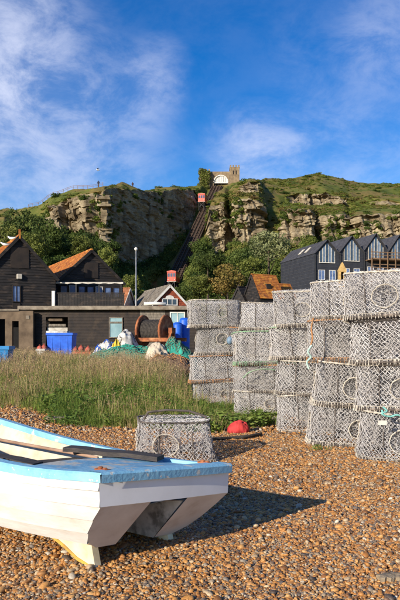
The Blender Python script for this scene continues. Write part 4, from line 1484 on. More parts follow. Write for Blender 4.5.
class PotShape:
    def __init__(s, a, b_, h, taper, n=4.2):
        s.a, s.b, s.h, s.tp = a, b_, h, taper
        s.wp = (0, 0, 0, 0, 0); s.hoops = (.07, .18, .32, .43, .57, .68, .82, .93)
        t = np.linspace(0, 2 * np.pi, 721)
        x = a * np.sign(np.cos(t)) * np.abs(np.cos(t)) ** (2 / n)
        y = b_ * np.sign(np.sin(t)) * np.abs(np.sin(t)) ** (2 / n)
        L = np.concatenate([[0], np.cumsum(np.hypot(np.diff(x), np.diff(y)))])
        s.per = L[-1]; s.L = L / L[-1]; s.x, s.y = x, y

    def at(s, u, v, k=1.0):
        u = np.mod(u, 1.0)
        sag = np.zeros_like(u + v)
        for c in s.hoops:
            dd = np.abs(np.mod(u - c + .5, 1) - .5)
            sag = np.maximum(sag, 1 - np.clip(dd / .065, 0, 1) ** 2)
        q = k * (1 - s.tp * v - (.015 + .055 * (1 - sag)) * np.sin(np.pi * np.clip(v, 0, 1)))
        x, y, z = np.interp(u, s.L, s.x) * q, np.interp(u, s.L, s.y) * q, v * s.h
        w = s.wp
        return np.stack([x + w[0] * v + w[4] * y * v, y + w[1] * v, z * (1 + w[2] * x / s.a + w[3] * y / s.b)], -1)


def net_strands(shape, rng, cell, k=1.0, jit=.006, v0=0.02, v1=.98, holes=(), drop=.02):
    nu = int(round(shape.per / cell)); nv = max(4, int(round(shape.h / (cell * .52))))
    if nv % 2: nv += 1
    jj_, ii_ = np.meshgrid(np.arange(nv + 1), np.arange(nu), indexing='ij')
    u = (ii_ + .5 * (jj_ % 2)) / nu + rng.normal(0, .09 / nu, ii_.shape)
    v = v0 + (v1 - v0) * (jj_ + rng.normal(0, .16, ii_.shape) * ((jj_ > 0) & (jj_ < nv))) / nv
    P = shape.at(u, v, k) + rng.normal(0, jit, u.shape + (3,)) * np.array([1, 1, .5])
    A, B = [], []
    for j in range(nv):
        i = np.arange(nu)
        o = i if j % 2 else (i - 1) % nu
        for tgt in (o % nu, (o + 1) % nu):
            A.append(P[j, i]); B.append(P[j + 1, tgt])
    A, B = np.concatenate(A), np.concatenate(B)
    keep = rng.uniform(0, 1, len(A)) > drop
    mid = (A + B) / 2
    for (c, r_) in holes:
        keep &= np.linalg.norm(mid - np.array(c), axis=1) > r_
    return A[keep], B[keep]


def bumpy_ring(shape, v, r_, seg=120, amp=.35, k=1.0):
    u = np.arange(seg) / seg
    P = shape.at(u, np.full(seg, v), k)
    mb = MB()
    rr = [r_ * (1 + amp * (1 if i % 3 == 0 else -.3)) for i in range(seg)]
    mb.tube([Vector(p) for p in P], rr, 5, closed=True)
    return mb


def make_pot(seed, a=.49, b_=.38, h=.5, taper=.06, cell=.043, inner=True, r=.0025):
    rng = np.random.default_rng(seed)
    sh = PotShape(a, b_, h, taper, n=rng.uniform(2.8, 5))
    sh.wp = tuple(rng.uniform(-1, 1, 5) * np.array([.035, .03, .06, .05, .12]))
    parts = []
    # entrances: front (-y) and left end (-x)
    ex = rng.uniform(-.12, .12)
    holes = [((ex, -b_ * .96, h * rng.uniform(.42, .58)), rng.uniform(.085, .13)), ((-a * .97, 0, h * .52), rng.uniform(.09, .125))]
    A, B = net_strands(sh, rng, cell, 1.0, holes=holes)
    strands = [prisms(A, B, r * rng.uniform(.75, 1.35, len(A)))]
    # knots along the seams and the top net
    A, B = [], []
    g = cell * .9
    m = int(a * 2.4 / g)
    for i in range(-m, m):
        for j in range(-m, m):
            p = np.array([i * g + (.5 * g if j % 2 else 0), j * g * .55, 0.])
            for dx in (-.5 * g, .5 * g):
                A.append(p); B.append(p + np.array([dx, g * .55, 0]))
    A, B = np.array(A), np.array(B)
    kx, ky = a * (1 - taper), b_ * (1 - taper)
    ok = (np.abs((A + B)[:, 0] / 2 / kx) ** 4.2 + np.abs((A + B)[:, 1] / 2 / ky) ** 4.2) < 1
    A, B = A[ok], B[ok]
    def lift(P):
        P = P.copy(); P[:, 2] = h * (.985 - .05 * (1 - np.minimum(1, (P[:, 0] / kx) ** 2 + (P[:, 1] / ky) ** 2)) * 1.2) + rng.normal(0, .006, len(P)); return P
    strands.append(prisms(lift(A), lift(B), r))
    V, F = join_np(strands)
    parts.append(('net', mesh_np('net', V, F, False, [twine]), 'stuff'))
    if inner:
        A1, B1 = net_strands(sh, rng, cell * .9, .91, jit=.016, v0=.05, v1=.92, drop=.15)
        ins = [prisms(A1, B1, r * .95)]
        # parlour wall across the middle
        gy = np.linspace(-b_ * .8, b_ * .8, 13); gzz = np.linspace(.04, h * .93, 11)
        Y, Z = np.meshgrid(gy, gzz); X = rng.normal(.02, .03, Y.shape)
        P = np.stack([X, Y + rng.normal(0, .008, Y.shape), Z + rng.normal(0, .008, Y.shape)], -1)
        ins.append(prisms(P[:-1, :-1].reshape(-1, 3), P[1:, 1:].reshape(-1, 3), r)); ins.append(prisms(P[:-1, 1:].reshape(-1, 3), P[1:, :-1].reshape(-1, 3), r))
        V, F = join_np(ins)
        parts.append(('inner_net', mesh_np('inner_net', V, F, False, [twine_in]), 'stuff'))
    # entrance rings with funnels
    for kk, ((c, rad), ax) in enumerate(zip(holes, ('y', 'x'))):
        cc = Vector(c)
        inn = Vector((0, 1, 0)) if ax == 'y' else Vector((1, 0, 0))
        side = Vector((1, 0, 0)) if ax == 'y' else Vector((0, 1, 0))
        ring = [cc + inn * (.01) + (side * math.cos(t) * 1.05 + Vector((0, 0, 1)) * math.sin(t) * .94 + inn * float(rng.normal(0, .05))) * rad * (1 + float(rng.normal(0, .025))) for t in np.linspace(0, 2 * math.pi, 25)[:-1]]
        mb = MB(); mb.tube(ring, .0075, 5, closed=True)
        ring_me = mb.mesh('entrance_ring', rope_pale, True)
        parts.append(('entrance_ring', ring_me, None))
        rings = []
        for q in range(5):
            f = q / 4
            rings.append(np.array([cc + inn * (.01 + .17 * f) + Vector((0, 0, -.03 * f)) + (side * math.cos(t) + Vector((0, 0, 1)) * math.sin(t)) * rad * (1 - .5 * f)
                                   for t in np.linspace(0, 2 * math.pi, 21)[:-1] + (.157 if q % 2 else 0)]) + rng.normal(0, .004, (20, 3)))
        A, B = [], []
        for q in range(4):
            A.append(rings[q]); B.append(rings[q + 1]); A.append(rings[q]); B.append(np.roll(rings[q + 1], 1 if q % 2 == 0 else -1, axis=0))
        V, F = prisms(np.concatenate(A), np.concatenate(B), r)
        parts.append(('funnel', mesh_np('funnel', V, F, False, [twine_in]), 'stuff'))
    parts.append(('base_frame', bumpy_ring(sh, .035, .017, 130, .2).mesh('base_frame', base_dark, True), None))
    ns = int(sh.per / .034)
    us = (np.arange(ns) + rng.uniform(-.3, .3, ns)) / ns
    lo_ = sh.at(us, np.full(ns, -.018), 1.035); hi_ = sh.at(us + rng.normal(0, .25 / ns, ns), np.full(ns, .10), 1.022)
    V, F = join_np([prisms(lo_, hi_, .0048 * rng.uniform(.7, 1.3, ns), 4), prisms(hi_, np.roll(hi_, -1, axis=0), .0035, 4)])
    parts.append(('base_lashing', mesh_np('base_lashing', V, F, False, [rope_pale]), 'stuff'))
    parts.append(('top_frame', bumpy_ring(sh, .97, .010, 120, .5).mesh('top_frame', rope_pale, True), None))
    for u in (.07, .18, .32, .43, .57, .68, .82, .93):
        P = [Vector(sh.at(np.array([u]), np.array([v]), .985)[0]) for v in (0.02, .3, .6, .97)]
        mb = MB(); mb.tube(P, .009, 6)
        parts.append(('hoop', mb.mesh('hoop', hoop_m, True), None))
    mb = MB()
    for y in (-.2, -.07, .07, .2):
        mb.box(-a * .88, a * .88, y * b_ / .34 - .025, y * b_ / .34 + .025, .0, .018)
    parts.append(('base_slats', mb.mesh('base_slats', base_dark), 'stuff'))
    return parts


POTS = [make_pot(21), make_pot(22, a=.51, b_=.37, taper=.03, cell=.050), make_pot(23, a=.48, b_=.40, taper=.08, cell=.042), make_pot(24, a=.49, b_=.38, taper=.05, cell=.052, r=.0028), make_pot(25, a=.52, b_=.38, taper=.04, cell=.045), make_pot(26, a=.47, b_=.37, taper=.10, cell=.054, r=.0028), make_pot(27, a=.50, b_=.39, taper=.02, cell=.049), make_pot(28, a=.48, b_=.38, taper=.07, cell=.038, r=.0023)]


def place_pot(var, loc, rz, zs, label, group, rim=None, base=None, flip=False, tilt=(0, 0), sc=1.0):
    root = empty('lobster_pot', loc, (tilt[0], tilt[1], rz))
    root.scale = (sc, sc, zs)
    tag(root, label, 'lobster pot', group)
    for nm, me, kind in POTS[var] if isinstance(var, int) else var:
        o = link(nm, me, root)
        if kind: o['kind'] = kind
        if rim and nm in ('top_frame',):
            o.material_slots[0].link = 'OBJECT'; o.material_slots[0].material = rim
        if base and nm in ('base_lashing',):
            o.material_slots[0].link = 'OBJECT'; o.material_slots[0].material = base
    return root


COLS = [((2.16, 7.20), (.545, .535, .475, .52), 'nearest stack at the right edge', -.30),
        ((1.84, 8.25), (.505, .545, .52, .49), 'second stack from the right edge', -.26),
        ((1.53, 9.45), (.54, .50, .48, .53), 'middle stack', -.22),
        ((1.09, 10.95), (.46, .44, .54, .47), 'fourth stack from the right edge', -.16),
        ((.27, 12.75), (.51, .52, .525, .52), 'farthest stack beside the grass', -.08)]
ROWN = ['at the bottom of', 'second from bottom in', 'third from bottom in', 'on top of']
prr = random.Random(5)
RIMS = {(2, 3): rope_pale, (2, 2): rope_green, (3, 1): rope_orange, (3, 2): rope_green, (1, 2): rope_orange, (4, 1): rope_orange, (4, 2): rope_orange, (0, 2): rope_dark, (1, 1): rope_pale}
for ci, ((cx_, cy_), hs_, wd, yaw) in enumerate(COLS):
    z = float(ground_z(cx_, cy_)) - .01
    for ri, h in enumerate(hs_):
        v = (ci * 3 + ri * 5 + (ri > 1)) % 8
        place_pot(v, (cx_ + .05 + prr.uniform(-.06, .06), cy_ + .05 + prr.uniform(-.05, .05), z), yaw + prr.uniform(-.22, .22) + (math.pi if prr.random() < .4 else 0), h / .5,
                  'bleached net lobster pot %s the %s' % (ROWN[ri], wd), 'lobster pots in the stacked wall', RIMS.get((ci, ri)), RIMS.get((ci, ri)) if (ci + ri) % 2 else None,
                  tilt=(prr.uniform(-.05, .05), prr.uniform(-.05, .05)), sc=prr.uniform(.95, 1.05))
        z += h
BACK = [((2.70, 8.20), (.53, .53, .49, .51), 'nearest stack'), ((2.40, 9.40), (.5, .54, .52, .49), 'second stack'), ((2.10, 10.85), (.52, .5, .48, .51), 'middle stack'), ((1.42, 12.6), (.5, .5, .5, .48), 'fourth stack')]
for ci, ((cx_, cy_), hs_, wd) in enumerate(BACK):
    z = float(ground_z(cx_, cy_)) - .01
    for ri, h in enumerate(hs_):
        place_pot((ci * 3 + ri) % 8, (cx_ + prr.uniform(-.03, .03), cy_ + prr.uniform(-.03, .03), z), prr.uniform(-.3, .1), h / .5,
                  'lobster pot %s rear row behind the %s' % (ROWN[ri], wd), 'lobster pots in the rear row', tilt=(prr.uniform(-.02, .02), prr.uniform(-.02, .02)))
        z += h
LONE = make_pot(31, a=.45, b_=.35, h=.46, taper=.16, cell=.05, inner=True, r=.0023)
mb = MB()
mb.tube([(-.36, -.05, .43), (-.30, -.04, .53), (-.1, -.02, .55), (.15, -.03, .54), (.33, -.05, .48), (.37, -.06, .42)], .014, 6)
LONE.append(('bow_handle', mb.mesh('bow_handle', hoop_m, True), None))
place_pot(LONE, (-.275, 7.22, float(ground_z(-.28, 7.2)) - .015), .06, 1.0, 'single low lobster pot with bow handle standing alone on the shingle', None, rim=hoop_m)

# loose lengths of rope, float and scraps on the stacks
def rope_thing(name, pts, r_, m, label, cat='rope', n=6):
    mb = MB(); mb.tube([Vector(p) for p in pts], r_, n)
    o = mb.build(name, m, None, True); tag(o, label, cat); return o


def curve(pts, n=8, sag=0):
    P = [Vector(p) for p in pts]
    out = []
    for i in range(len(P) - 1):
        p0, p1, p2, p3 = P[max(i - 1, 0)], P[i], P[i + 1], P[min(i + 2, len(P) - 1)]
        for k in range(n):
            t = k / n
            out.append(.5 * ((2 * p1) + (-p0 + p2) * t + (2 * p0 - 5 * p1 + 4 * p2 - p3) * t * t + (-p0 + 3 * p1 - 3 * p2 + p3) * t ** 3))
    return out + [P[-1]]


rope_thing('rope', curve([pt(382, 410, 6.80), pt(384, 415, 6.77), pt(391, 416.5, 6.76), pt(397, 415, 6.75), pt(408, 418, 6.75)]), .010, rope_teal, 'turquoise rope tied across the nearest stack')
rope_thing('rope', curve([pt(383, 407, 6.79), pt(387, 411, 6.76), pt(382, 413.5, 6.76), pt(386, 416, 6.76)]), .010, rope_teal, 'knotted turquoise rope end on the nearest stack')
rope_thing('rope', curve([pt(313.5, 318, 7.78), pt(311.5, 328, 7.76), pt(312.5, 338, 7.76), pt(311, 345, 7.76)]), .011, rope_orange, 'orange rope hanging at the corner of the second stack')
rope_thing('rope', curve([pt(312, 345, 7.76), pt(308, 352, 7.74), pt(311, 357, 7.74), pt(307, 362, 7.74), pt(309, 369, 7.74)]), .013, rope_rag, 'pale green rag of rope hanging below the orange rope')
rope_thing('rope', curve([pt(243, 378, 10.5), pt(250, 372, 10.45), pt(262, 369, 10.45), pt(275, 370, 10.5)]), .010, rope_green, 'green rope sagging across the fourth stack')
mb = MB(); mb.lathe([(.02, -.075), (.05, -.05), (.066, 0), (.05, .05), (.02, .075)], 14, tuple(pt(230, 340.5, 12.25)))
tag(mb.build('net_float', mat('blue_grey_float', S(120, 144, 164), rough=.5), None, True), 'round blue grey float caught in the farthest stack', 'float')
mb = MB(); mb.box(gx(378, 6.74), gx(387, 6.74), 6.74, 6.745, gz(425, 6.74), gz(420.5, 6.74))
tag(mb.build('pot_tag', off_white, None), 'small white tag on the bottom pot of the nearest stack', 'tag')

# red cloth scrap, rope and driftwood on the shingle
def crumple(name, c, rx, ry, h, m, label, cat, seed=0, n=34, strands=0, sm_=None):
    """a draped heap: lumpy mound with soft folds, edges on the ground"""
    u = np.linspace(-1, 1, n)
    U, W = np.meshgrid(u, u, indexing='ij')
    rr = np.hypot(U, W)
    q = np.where(rr > 1, 1 / np.maximum(rr, 1e-6), 1)
    U2, W2_ = U * q, W * q
    ang = np.arctan2(W, U)
    edge = 1 + .30 * (fbm(np.cos(ang) * 1.3 + seed * 3.1, np.sin(ang) * 1.3 + seed, 0 * U + seed, 3) - .5) * 2
    f = np.clip(1 - np.minimum(rr, 1) ** 2, 0, 1)
    lump = fbm(U * 1.2 + seed * 2.3, W * 1.2 + seed, 0 * U + seed * 1.7, 3)
    fold = 1 - np.abs(vnoise(U * 3.0 + seed, W * 3.0 + lump * 2, 0 * U + 5 + seed) - .5) * 2
    soft_ = vnoise(U * 1.3 + seed * 2.3, W * 1.3 + seed, 0 * U + seed)
    fine = fbm(U * 6 + seed, W * 6, 0 * U + 2, 2)
    Z = h * np.sqrt(f) * (.9 + .30 * (soft_ - .5)) + min(h, .5) * np.sqrt(f) * (.42 * (fold - .5) + .26 * (fine - .5))
    X = c[0] + U2 * rx * edge + .06 * rx * (fine - .5); Y = c[1] + W2_ * ry * edge
    Z = c[2] + np.where(rr >= 1, -.03, Z)
    mb = MB(); mb.grid([[(X[i, j], Y[i, j], Z[i, j]) for j in range(n)] for i in range(n)])
    o = mb.build(name, m, None, True)
    sd = o.modifiers.new('thick', 'SOLIDIFY'); sd.thickness = .012
    tag(o, label, cat)
    if strands:
        rg = np.random.default_rng(seed + 50)
        mb = MB()
        for _ in range(strands):
            i, j = rg.uniform(n * .15, n * .85, 2); a_ = rg.uniform(0, 6.28)
            P = []
            for k in range(14):
                i = min(max(i + math.cos(a_) * .9, 1), n - 2); j = min(max(j + math.sin(a_) * .9, 1), n - 2); a_ += rg.normal(0, .55)
                q_, w_ = int(i), int(j); fi, fj = i - q_, j - w_
                L_ = lambda A_: float(A_[q_, w_] * (1 - fi) * (1 - fj) + A_[q_ + 1, w_] * fi * (1 - fj) + A_[q_, w_ + 1] * (1 - fi) * fj + A_[q_ + 1, w_ + 1] * fi * fj)
                P.append(Vector((L_(X), L_(Y), L_(Z) + .025 + .02 * rg.uniform())))
            mb.tube(P, .011, 4)
        t_ = mb.build('loose_twine', sm_ or m, o, True); t_['kind'] = 'stuff'
    return o


red_cloth = mat('red_cloth', S(196, 60, 56), S(150, 40, 40), rough=.8, scale=6)
crumple('red_cloth', (gx(239, 9.1), 9.1, .035), .15, .12, .13, red_cloth, 'crumpled red plastic cloth at the foot of the pots', 'cloth', 3)
rope_thing('rope', curve([(gx(205, 8.25), 8.3, .03), (gx(218, 8.4), 8.35, .035), (gx(232, 8.45), 8.5, .02), (gx(246, 8.6), 8.55, .03), (gx(262, 8.7), 8.8, .03)]), .022, rope_dark, 'dark rope lying on the shingle beside the lone pot')
drift = mat('driftwood', S(150, 132, 112), S(108, 94, 80), rough=.95, scale=6, stretch=(1, 8, 8), bump=.5)
for (px, D, ln, yw, w_, m, lb) in ((390, 3.62, .15, .3, .07, mat('grey_slate_scrap', S(156, 138, 112), S(120, 104, 84), rough=.9, scale=20, bump=.6, bscale=40), 'flat grey scrap of wood half buried at the lower right'),
                                (62, 10.4, .55, -.1, .16, drift, 'pale flat board lying at the edge of the grass'),
                                (18, 16.5, 1.5, .25, .14, drift, 'bleached plank lying in the grass at the left'),
                                (10, 18.5, 1.7, -.15, .16, drift, 'second bleached plank lying by the blue tub')):
    root_m = Matrix.Translation((gx(px, D), D, float(ground_z(gx(px, D), D)) + (.008 if ln < .3 else .05))) @ Matrix.Rotation(yw, 4, 'Z') @ Matrix.Rotation(.05, 4, 'X')
    mb = MB(root_m)
    n = 9
    top, bot = [], []
    for k in range(n):
        t = k / (n - 1) * 2 - 1
        e = w_ / 2 * (1 - .35 * abs(t) ** 3) * (1 + .25 * math.sin(k * 2.3))
        for arr, zz in ((top, .018), (bot, -.02)):
            arr.append([(t * ln / 2, -e, zz + .004 * math.sin(k)), (t * ln / 2 + .01, 0, zz + .008), (t * ln / 2, e, zz)])
    mb.grid(top); mb.grid([list(reversed(r_)) for r_ in bot])
    loop = [r_[0] for r_ in top] + [top[-1][1]] + [r_[2] for r_ in reversed(top)] + [top[0][1]]
    loopb = [r_[0] for r_ in bot] + [bot[-1][1]] + [r_[2] for r_ in reversed(bot)] + [bot[0][1]]
    mb.grid([loop + [loop[0]], loopb + [loopb[0]]])
    tag(mb.build('driftwood_board', m, None), lb, 'board')

# ------------------------------------------------------------------ the boat
hull_white = mat('hull_white_paint', S(212, 207, 199), S(196, 188, 177), rough=.45, scale=3.5, spec=.4, stretch=(1, 1, 2.5), col3=S(186, 166, 140), scale3=4.0, lo3=.60, hi3=.82, bump=.08, bscale=30)
transom_lit_white = mat('transom_white_painted_light', S(238, 234, 228), S(226, 221, 214), rough=.45, scale=3, col3=S(206, 196, 184), scale3=4, lo3=.62, hi3=.85)  # whiter than the hull sides: grazing sunlight on the band put into its colour
seam_grime = mat('seam_grime', S(176, 164, 148), S(128, 114, 100), rough=.8, scale=6, lo=.3, hi=.6)
hull_dirty = mat('hull_under_paint', S(228, 224, 218), S(210, 204, 197), rough=.55, scale=5, col3=S(184, 172, 158), scale3=5, lo3=.6, hi3=.85)
boat_blue = mat('faded_blue_paint', S(146, 196, 216), S(122, 178, 204), rough=.5, scale=7, spec=.4, col3=S(206, 204, 192), scale3=13, lo3=.615, hi3=.64, bump=.2, bscale=40)
deck_blue = mat('worn_blue_deck', S(134, 182, 204), S(104, 154, 182), rough=.65, scale=6, col3=S(192, 186, 170), scale3=7, lo3=.50, hi3=.60, bump=.25, bscale=30)
inner_cream = mat('inner_cream_paint', S(214, 202, 180), S(184, 164, 134), rough=.7, scale=4, col3=S(160, 122, 84), scale3=2.6, lo3=.54, hi3=.72, bump=.2, bscale=20)
tunnel_grey = mat('tunnel_weed_grey', S(206, 202, 194), S(172, 168, 160), rough=.9, scale=9, col3=S(118, 115, 108), scale3=6, lo3=.48, hi3=.6)
skeg_cream = mat('skeg_cream', S(232, 220, 188), S(206, 186, 142), rough=.6, scale=6)
keel_yellow = mat('keel_band_yellow', S(214, 176, 72), S(160, 124, 60), rough=.7, scale=12)
dark_plank = mat('dark_wet_plank', S(74, 66, 60), S(46, 42, 40), rough=.8, scale=4, stretch=(1, 6, 6), bump=.4)
old_wood = mat('old_spar_wood', S(176, 142, 116), S(140, 108, 86), rough=.85, scale=5, bump=.3)

BF = Vector((-.809, .588, 0)); BR = Vector((.588, .809, 0))
BC = Vector((-.184, 3.853, 0))
HEEL = .085
SKEW = -.172


def boat_pt(u, v, z):
    return BC + BF * (u + SKEW * v * max(0, 1 - u / 1.2)) + BR * v + Vector((0, 0, z - v * HEEL + .012))


ub = [0, .4, .8, 1.6, 2.33, 2.9, 3.35]
bb = [.485, .535, .568, .585, .52, .33, .02]
zb = [.515, .495, .497, .55, .65, .73, .80]


def sm(u, xs_, ys_):
    # smooth interpolation through the stations
    n = len(xs_)
    i = max(0, min(n - 2, int(np.searchsorted(xs_, u) - 1)))
    m = []
    for k in (i, i + 1):
        a, c = max(0, k - 1), min(n - 1, k + 1)
        m.append((ys_[c] - ys_[a]) / (xs_[c] - xs_[a]))
    h = xs_[i + 1] - xs_[i]; t = (u - xs_[i]) / h
    return ((2 * t ** 3 - 3 * t * t + 1) * ys_[i] + (t ** 3 - 2 * t * t + t) * h * m[0] + (-2 * t ** 3 + 3 * t * t) * ys_[i + 1] + (t ** 3 - t * t) * h * m[1])


def section(u):
    """(v,z) from gunwale down to the lobe bottom, for the +v side"""
    b_, zg = sm(u, ub, bb), sm(u, ub, zb)
    f = max(0, min(1, (u - 1.2) / 2.1)) ** 1.6
    bot = .05 + .25 * f
    fr = [(1.0, 0), (.995, .17), (.98, .36), (.95, .54), (.895, .72), (.79, .88), (.58, 1.0)]
    vee = [(1.0, 0), (.93, .17), (.82, .36), (.68, .54), (.5, .72), (.3, .88), (.06, 1.0)]
    out = []
    for (a, h), (a2, h2) in zip(fr, vee):
        q = a * (1 - f) + a2 * f
        out.append((b_ * q, zg - (zg - bot) * h))
    return out


boat = empty('dinghy', BC); tag(boat, 'white clinker dinghy with light blue gunwale lying on the shingle', 'boat')
US = [0, .12, .25, .4, .6, .8, 1.05, 1.3, 1.6, 1.9, 2.2, 2.5, 2.8, 3.05, 3.2, 3.33]
RAKE = .26


def hull_u(u, z):
    """the lower transom is cut away forwards"""
    zb_ = .345
    k = max(0, zb_ - z) / .28 * RAKE
    return u + k * max(0, 1 - u / 1.1)


for sd in (-1, 1):
    for s_ in range(6):
        mb = MB()
        top, bot, lip = [], [], []
        for u in US:
            sec = section(u)
            (v0, z0), (v1, z1) = sec[s_], sec[s_ + 1]
            lap = .018 if s_ < 5 else 0
            dvx, dz = v1 - v0, z1 - z0
            L = math.hypot(dvx, dz) + 1e-6
            nv_, nz_ = -dz / L, dvx / L                       # outward in the (v,z) plane
            top.append(boat_pt(hull_u(u, z0), sd * v0, z0))
            mid = ((v0 + v1) / 2 + nv_ * (.006 + .004), (z0 + z1) / 2 + nz_ * .006)
            top_m = boat_pt(hull_u(u, mid[1]), sd * mid[0], mid[1])
            bo = (v1 + nv_ * lap, z1 + nz_ * lap - .004 * (lap > 0))
            bot.append((top_m, boat_pt(hull_u(u, z1), sd * bo[0], bo[1])))
            li = (v1 - nv_ * .004, z1 - nz_ * .004)
            lip.append(boat_pt(hull_u(u, z1), sd * li[0], li[1]))
        g = [a_.lerp(q[0], .10) for a_, q in zip(top, bot)]
        mb.grid([top, g]); nb = len(mb.f)
        mb.grid([g, [q[0] for q in bot], [q[1] for q in bot], lip])
        ok_ = mb.build('strake', [hull_white if s_ < 5 else hull_dirty, seam_grime], boat)
        if s_ > 0:
            ok_.data.polygons.foreach_set('material_index', np.array([1] * nb + [0] * (len(ok_.data.polygons) - nb), np.int32))
# lobe bottoms and tunnel
for sd in (-1, 1):
    mb = MB()
    r0, r1, r2 = [], [], []
    for u in US:
        v1, z1 = section(u)[6]
        tun = max(0, 1 - u / 1.3)
        r0.append(boat_pt(hull_u(u, z1), sd * v1, z1))
        vi = min(.155, v1 * .6)
        r1.append(boat_pt(hull_u(u, z1), sd * vi, z1 - .004))
        r2.append(boat_pt(hull_u(u, z1 + .265 * tun), sd * vi * .92, z1 + .27 * tun))
    mb.grid([r0, r1]); mb.build('bottom', hull_dirty, boat)
    mb = MB(); mb.grid([r1, r2]); mb.build('tunnel_side', tunnel_grey, boat)
mb = MB(); rows_ = []
for sd in (-1, 0, 1):
    r_ = []
    for u in US:
        v1, z1 = section(u)[6]
        tun = max(0, 1 - u / 1.3)
        vi = min(.155, v1 * .6)
        r_.append(boat_pt(hull_u(u, z1 + .265 * tun), sd * vi * .92, z1 + .27 * tun + (.012 if sd == 0 else 0)))
    rows_.append(r_)
mb.grid(rows_); mb.build('tunnel_roof', tunnel_grey, boat)
# transom: upright band above, two cut-away lobes below
sec0 = section(0)


def edge_at(z):
    zs_ = [p[1] for p in sec0][::-1]; vs_ = [p[0] for p in sec0][::-1]
    return float(np.interp(z, zs_, vs_))


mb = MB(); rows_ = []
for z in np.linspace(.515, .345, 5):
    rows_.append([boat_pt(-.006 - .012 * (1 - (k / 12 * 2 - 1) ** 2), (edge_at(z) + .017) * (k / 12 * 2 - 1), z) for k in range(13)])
mb.grid(rows_); mb.build('transom', transom_lit_white, boat, True)
for sd in (-1, 1):
    mb = MB(); rows_ = []
    for z in np.linspace(.345, .052, 14):
        e = edge_at(z) + .017; vi = .155 * (.92 + .08 * (.345 - z) / .28)
        rows_.append([boat_pt(hull_u(0, z) - .008, sd * (vi + (e - vi) * k / 6), z) for k in range(7)])
    mb.grid(rows_); mb.build('transom_lobe', hull_dirty, boat)
# skegs
for sd in (-1, 1):
    mb = MB(); prof = [(.24, -.075), (.28, .08), (.62, .08), (.52, .02), (.40, -.035)]
    vs_ = [boat_pt(u, sd * .30 - .022, z) for u, z in prof] + [boat_pt(u, sd * .30 + .022, z) for u, z in prof]
    n = len(prof)
    mb.add(vs_, [tuple(range(n)), tuple(range(2 * n - 1, n - 1, -1))] + [((i + 1) % n, i, n + i, n + (i + 1) % n) for i in range(n)])
    sk = mb.build('skeg', skeg_cream, boat)
    mb = MB(); pb = [(.235, -.083), (.40, -.043), (.52, .012), (.63, .05), (.8, .05)]
    vs_ = [boat_pt(u, sd * .30 + q, z + dz) for q, dz in ((-.028, 0), (.028, 0), (.028, .02), (-.028, .02)) for u, z in pb]
    m_ = len(pb)
    fs_ = []
    for k in range(4):
        for i in range(m_ - 1):
            fs_.append((k * m_ + i, k * m_ + i + 1, ((k + 1) % 4) * m_ + i + 1, ((k + 1) % 4) * m_ + i))
    fs_ += [(0, m_, 2 * m_, 3 * m_), (m_ - 1, 4 * m_ - 1, 3 * m_ - 1, 2 * m_ - 1)]
    mb.add(vs_, fs_); mb.build('keel_band', keel_yellow, sk)
# gunwale caps
for sd in (-1, 1):
    mb = MB(); rows_ = [[], [], [], [], []]
    for u in [-.02] + US[1:]:
        b_, zg = sm(max(u, 0), ub, bb), sm(max(u, 0), ub, zb)
        inn = max(.0, b_ - .065)
        for r_, (v, z) in zip(rows_, ((b_ + .018, zg - .036), (b_ + .02, zg + .004), (b_ + .008, zg + .016), (inn, zg + .018), (inn, zg - .03))):
            r_.append(boat_pt(u, sd * v, z))
    mb.grid(rows_); mb.build('gunwale', boat_blue, boat)
# transom cap and quarter deck
mb = MB(); rows_ = [[], [], [], [], []]
for k in range(21):
    t = k / 20 * 2 - 1
    e = .503 * t
    for r_, (u, z) in zip(rows_, ((-.028, .477), (-.032, .522), (-.02, .5345), (.07, .5355), (.07, .48))):
        r_.append(boat_pt(u - .010 * (1 - t * t), e, z))
mb.grid(rows_); mb.build('transom_cap', boat_blue, boat)
mb = MB(); rows_ = []
for u in np.linspace(.06, .66, 9):
    b_, zg = sm(u, ub, bb), sm(u, ub, zb)
    rows_.append([boat_pt(u + .10 * (1 - ((k / 10 * 2 - 1)) ** 2), (b_ - .06) * (k / 10 * 2 - 1), zg - .004 + .012 * (1 - (k / 10 * 2 - 1) ** 2)) for k in range(11)])
mb.grid(rows_)
rows_ = [rows_[-1], [p + Vector((0, 0, -.05)) for p in rows_[-1]]]
mb.grid(rows_); mb.build('quarter_deck', deck_blue, boat)
# inside lining and floor
for sd in (-1, 1):
    mb = MB(); rows_ = [[], [], [], [], []]
    for u in US[3:-1]:
        b_, zg = sm(u, ub, bb), sm(u, ub, zb)
        sec = section(u)
        for r_, k in zip(rows_, (0, 1, 3, 4, 5)):
            r_.append(boat_pt(u, sd * max(0, sec[k][0] - .03), max(sec[k][1], .17) - (.025 if k == 0 else 0)))
    mb.grid(rows_); mb.build('inner_lining', inner_cream, boat)
    mb = MB(); rows_ = [[], []]
    for u in US[3:-2]:
        b_, zg = sm(u, ub, bb), sm(u, ub, zb)
        rows_[0].append(boat_pt(u, sd * (b_ - .045), zg - .14)); rows_[1].append(boat_pt(u, sd * (b_ - .048), zg - .175))
    mb.grid(rows_); mb.build('inwale_stringer', old_wood, boat)
mb = MB(); rows_ = []
for u in US[3:-1]:
    s5 = section(u)[5]
    rows_.append([boat_pt(u, max(.0, s5[0] - .03) * k, max(s5[1], .17) + .002) for k in (-1, -.5, 0, .5, 1)])
mb.grid(rows_); mb.build('floor', inner_cream, boat)
mb = MB()
for u0 in (1.18,):
    c = [boat_pt(u, v, z) for z in (.385, .415) for u, v in ((u0, -.53), (u0 + .2, -.54), (u0 + .2, .54), (u0, .53))]
    mb.add(c, [(0, 3, 2, 1), (4, 5, 6, 7), (0, 1, 5, 4), (1, 2, 6, 5), (2, 3, 7, 6), (3, 0, 4, 7)])
mb.build('thwart', dark_plank, boat)
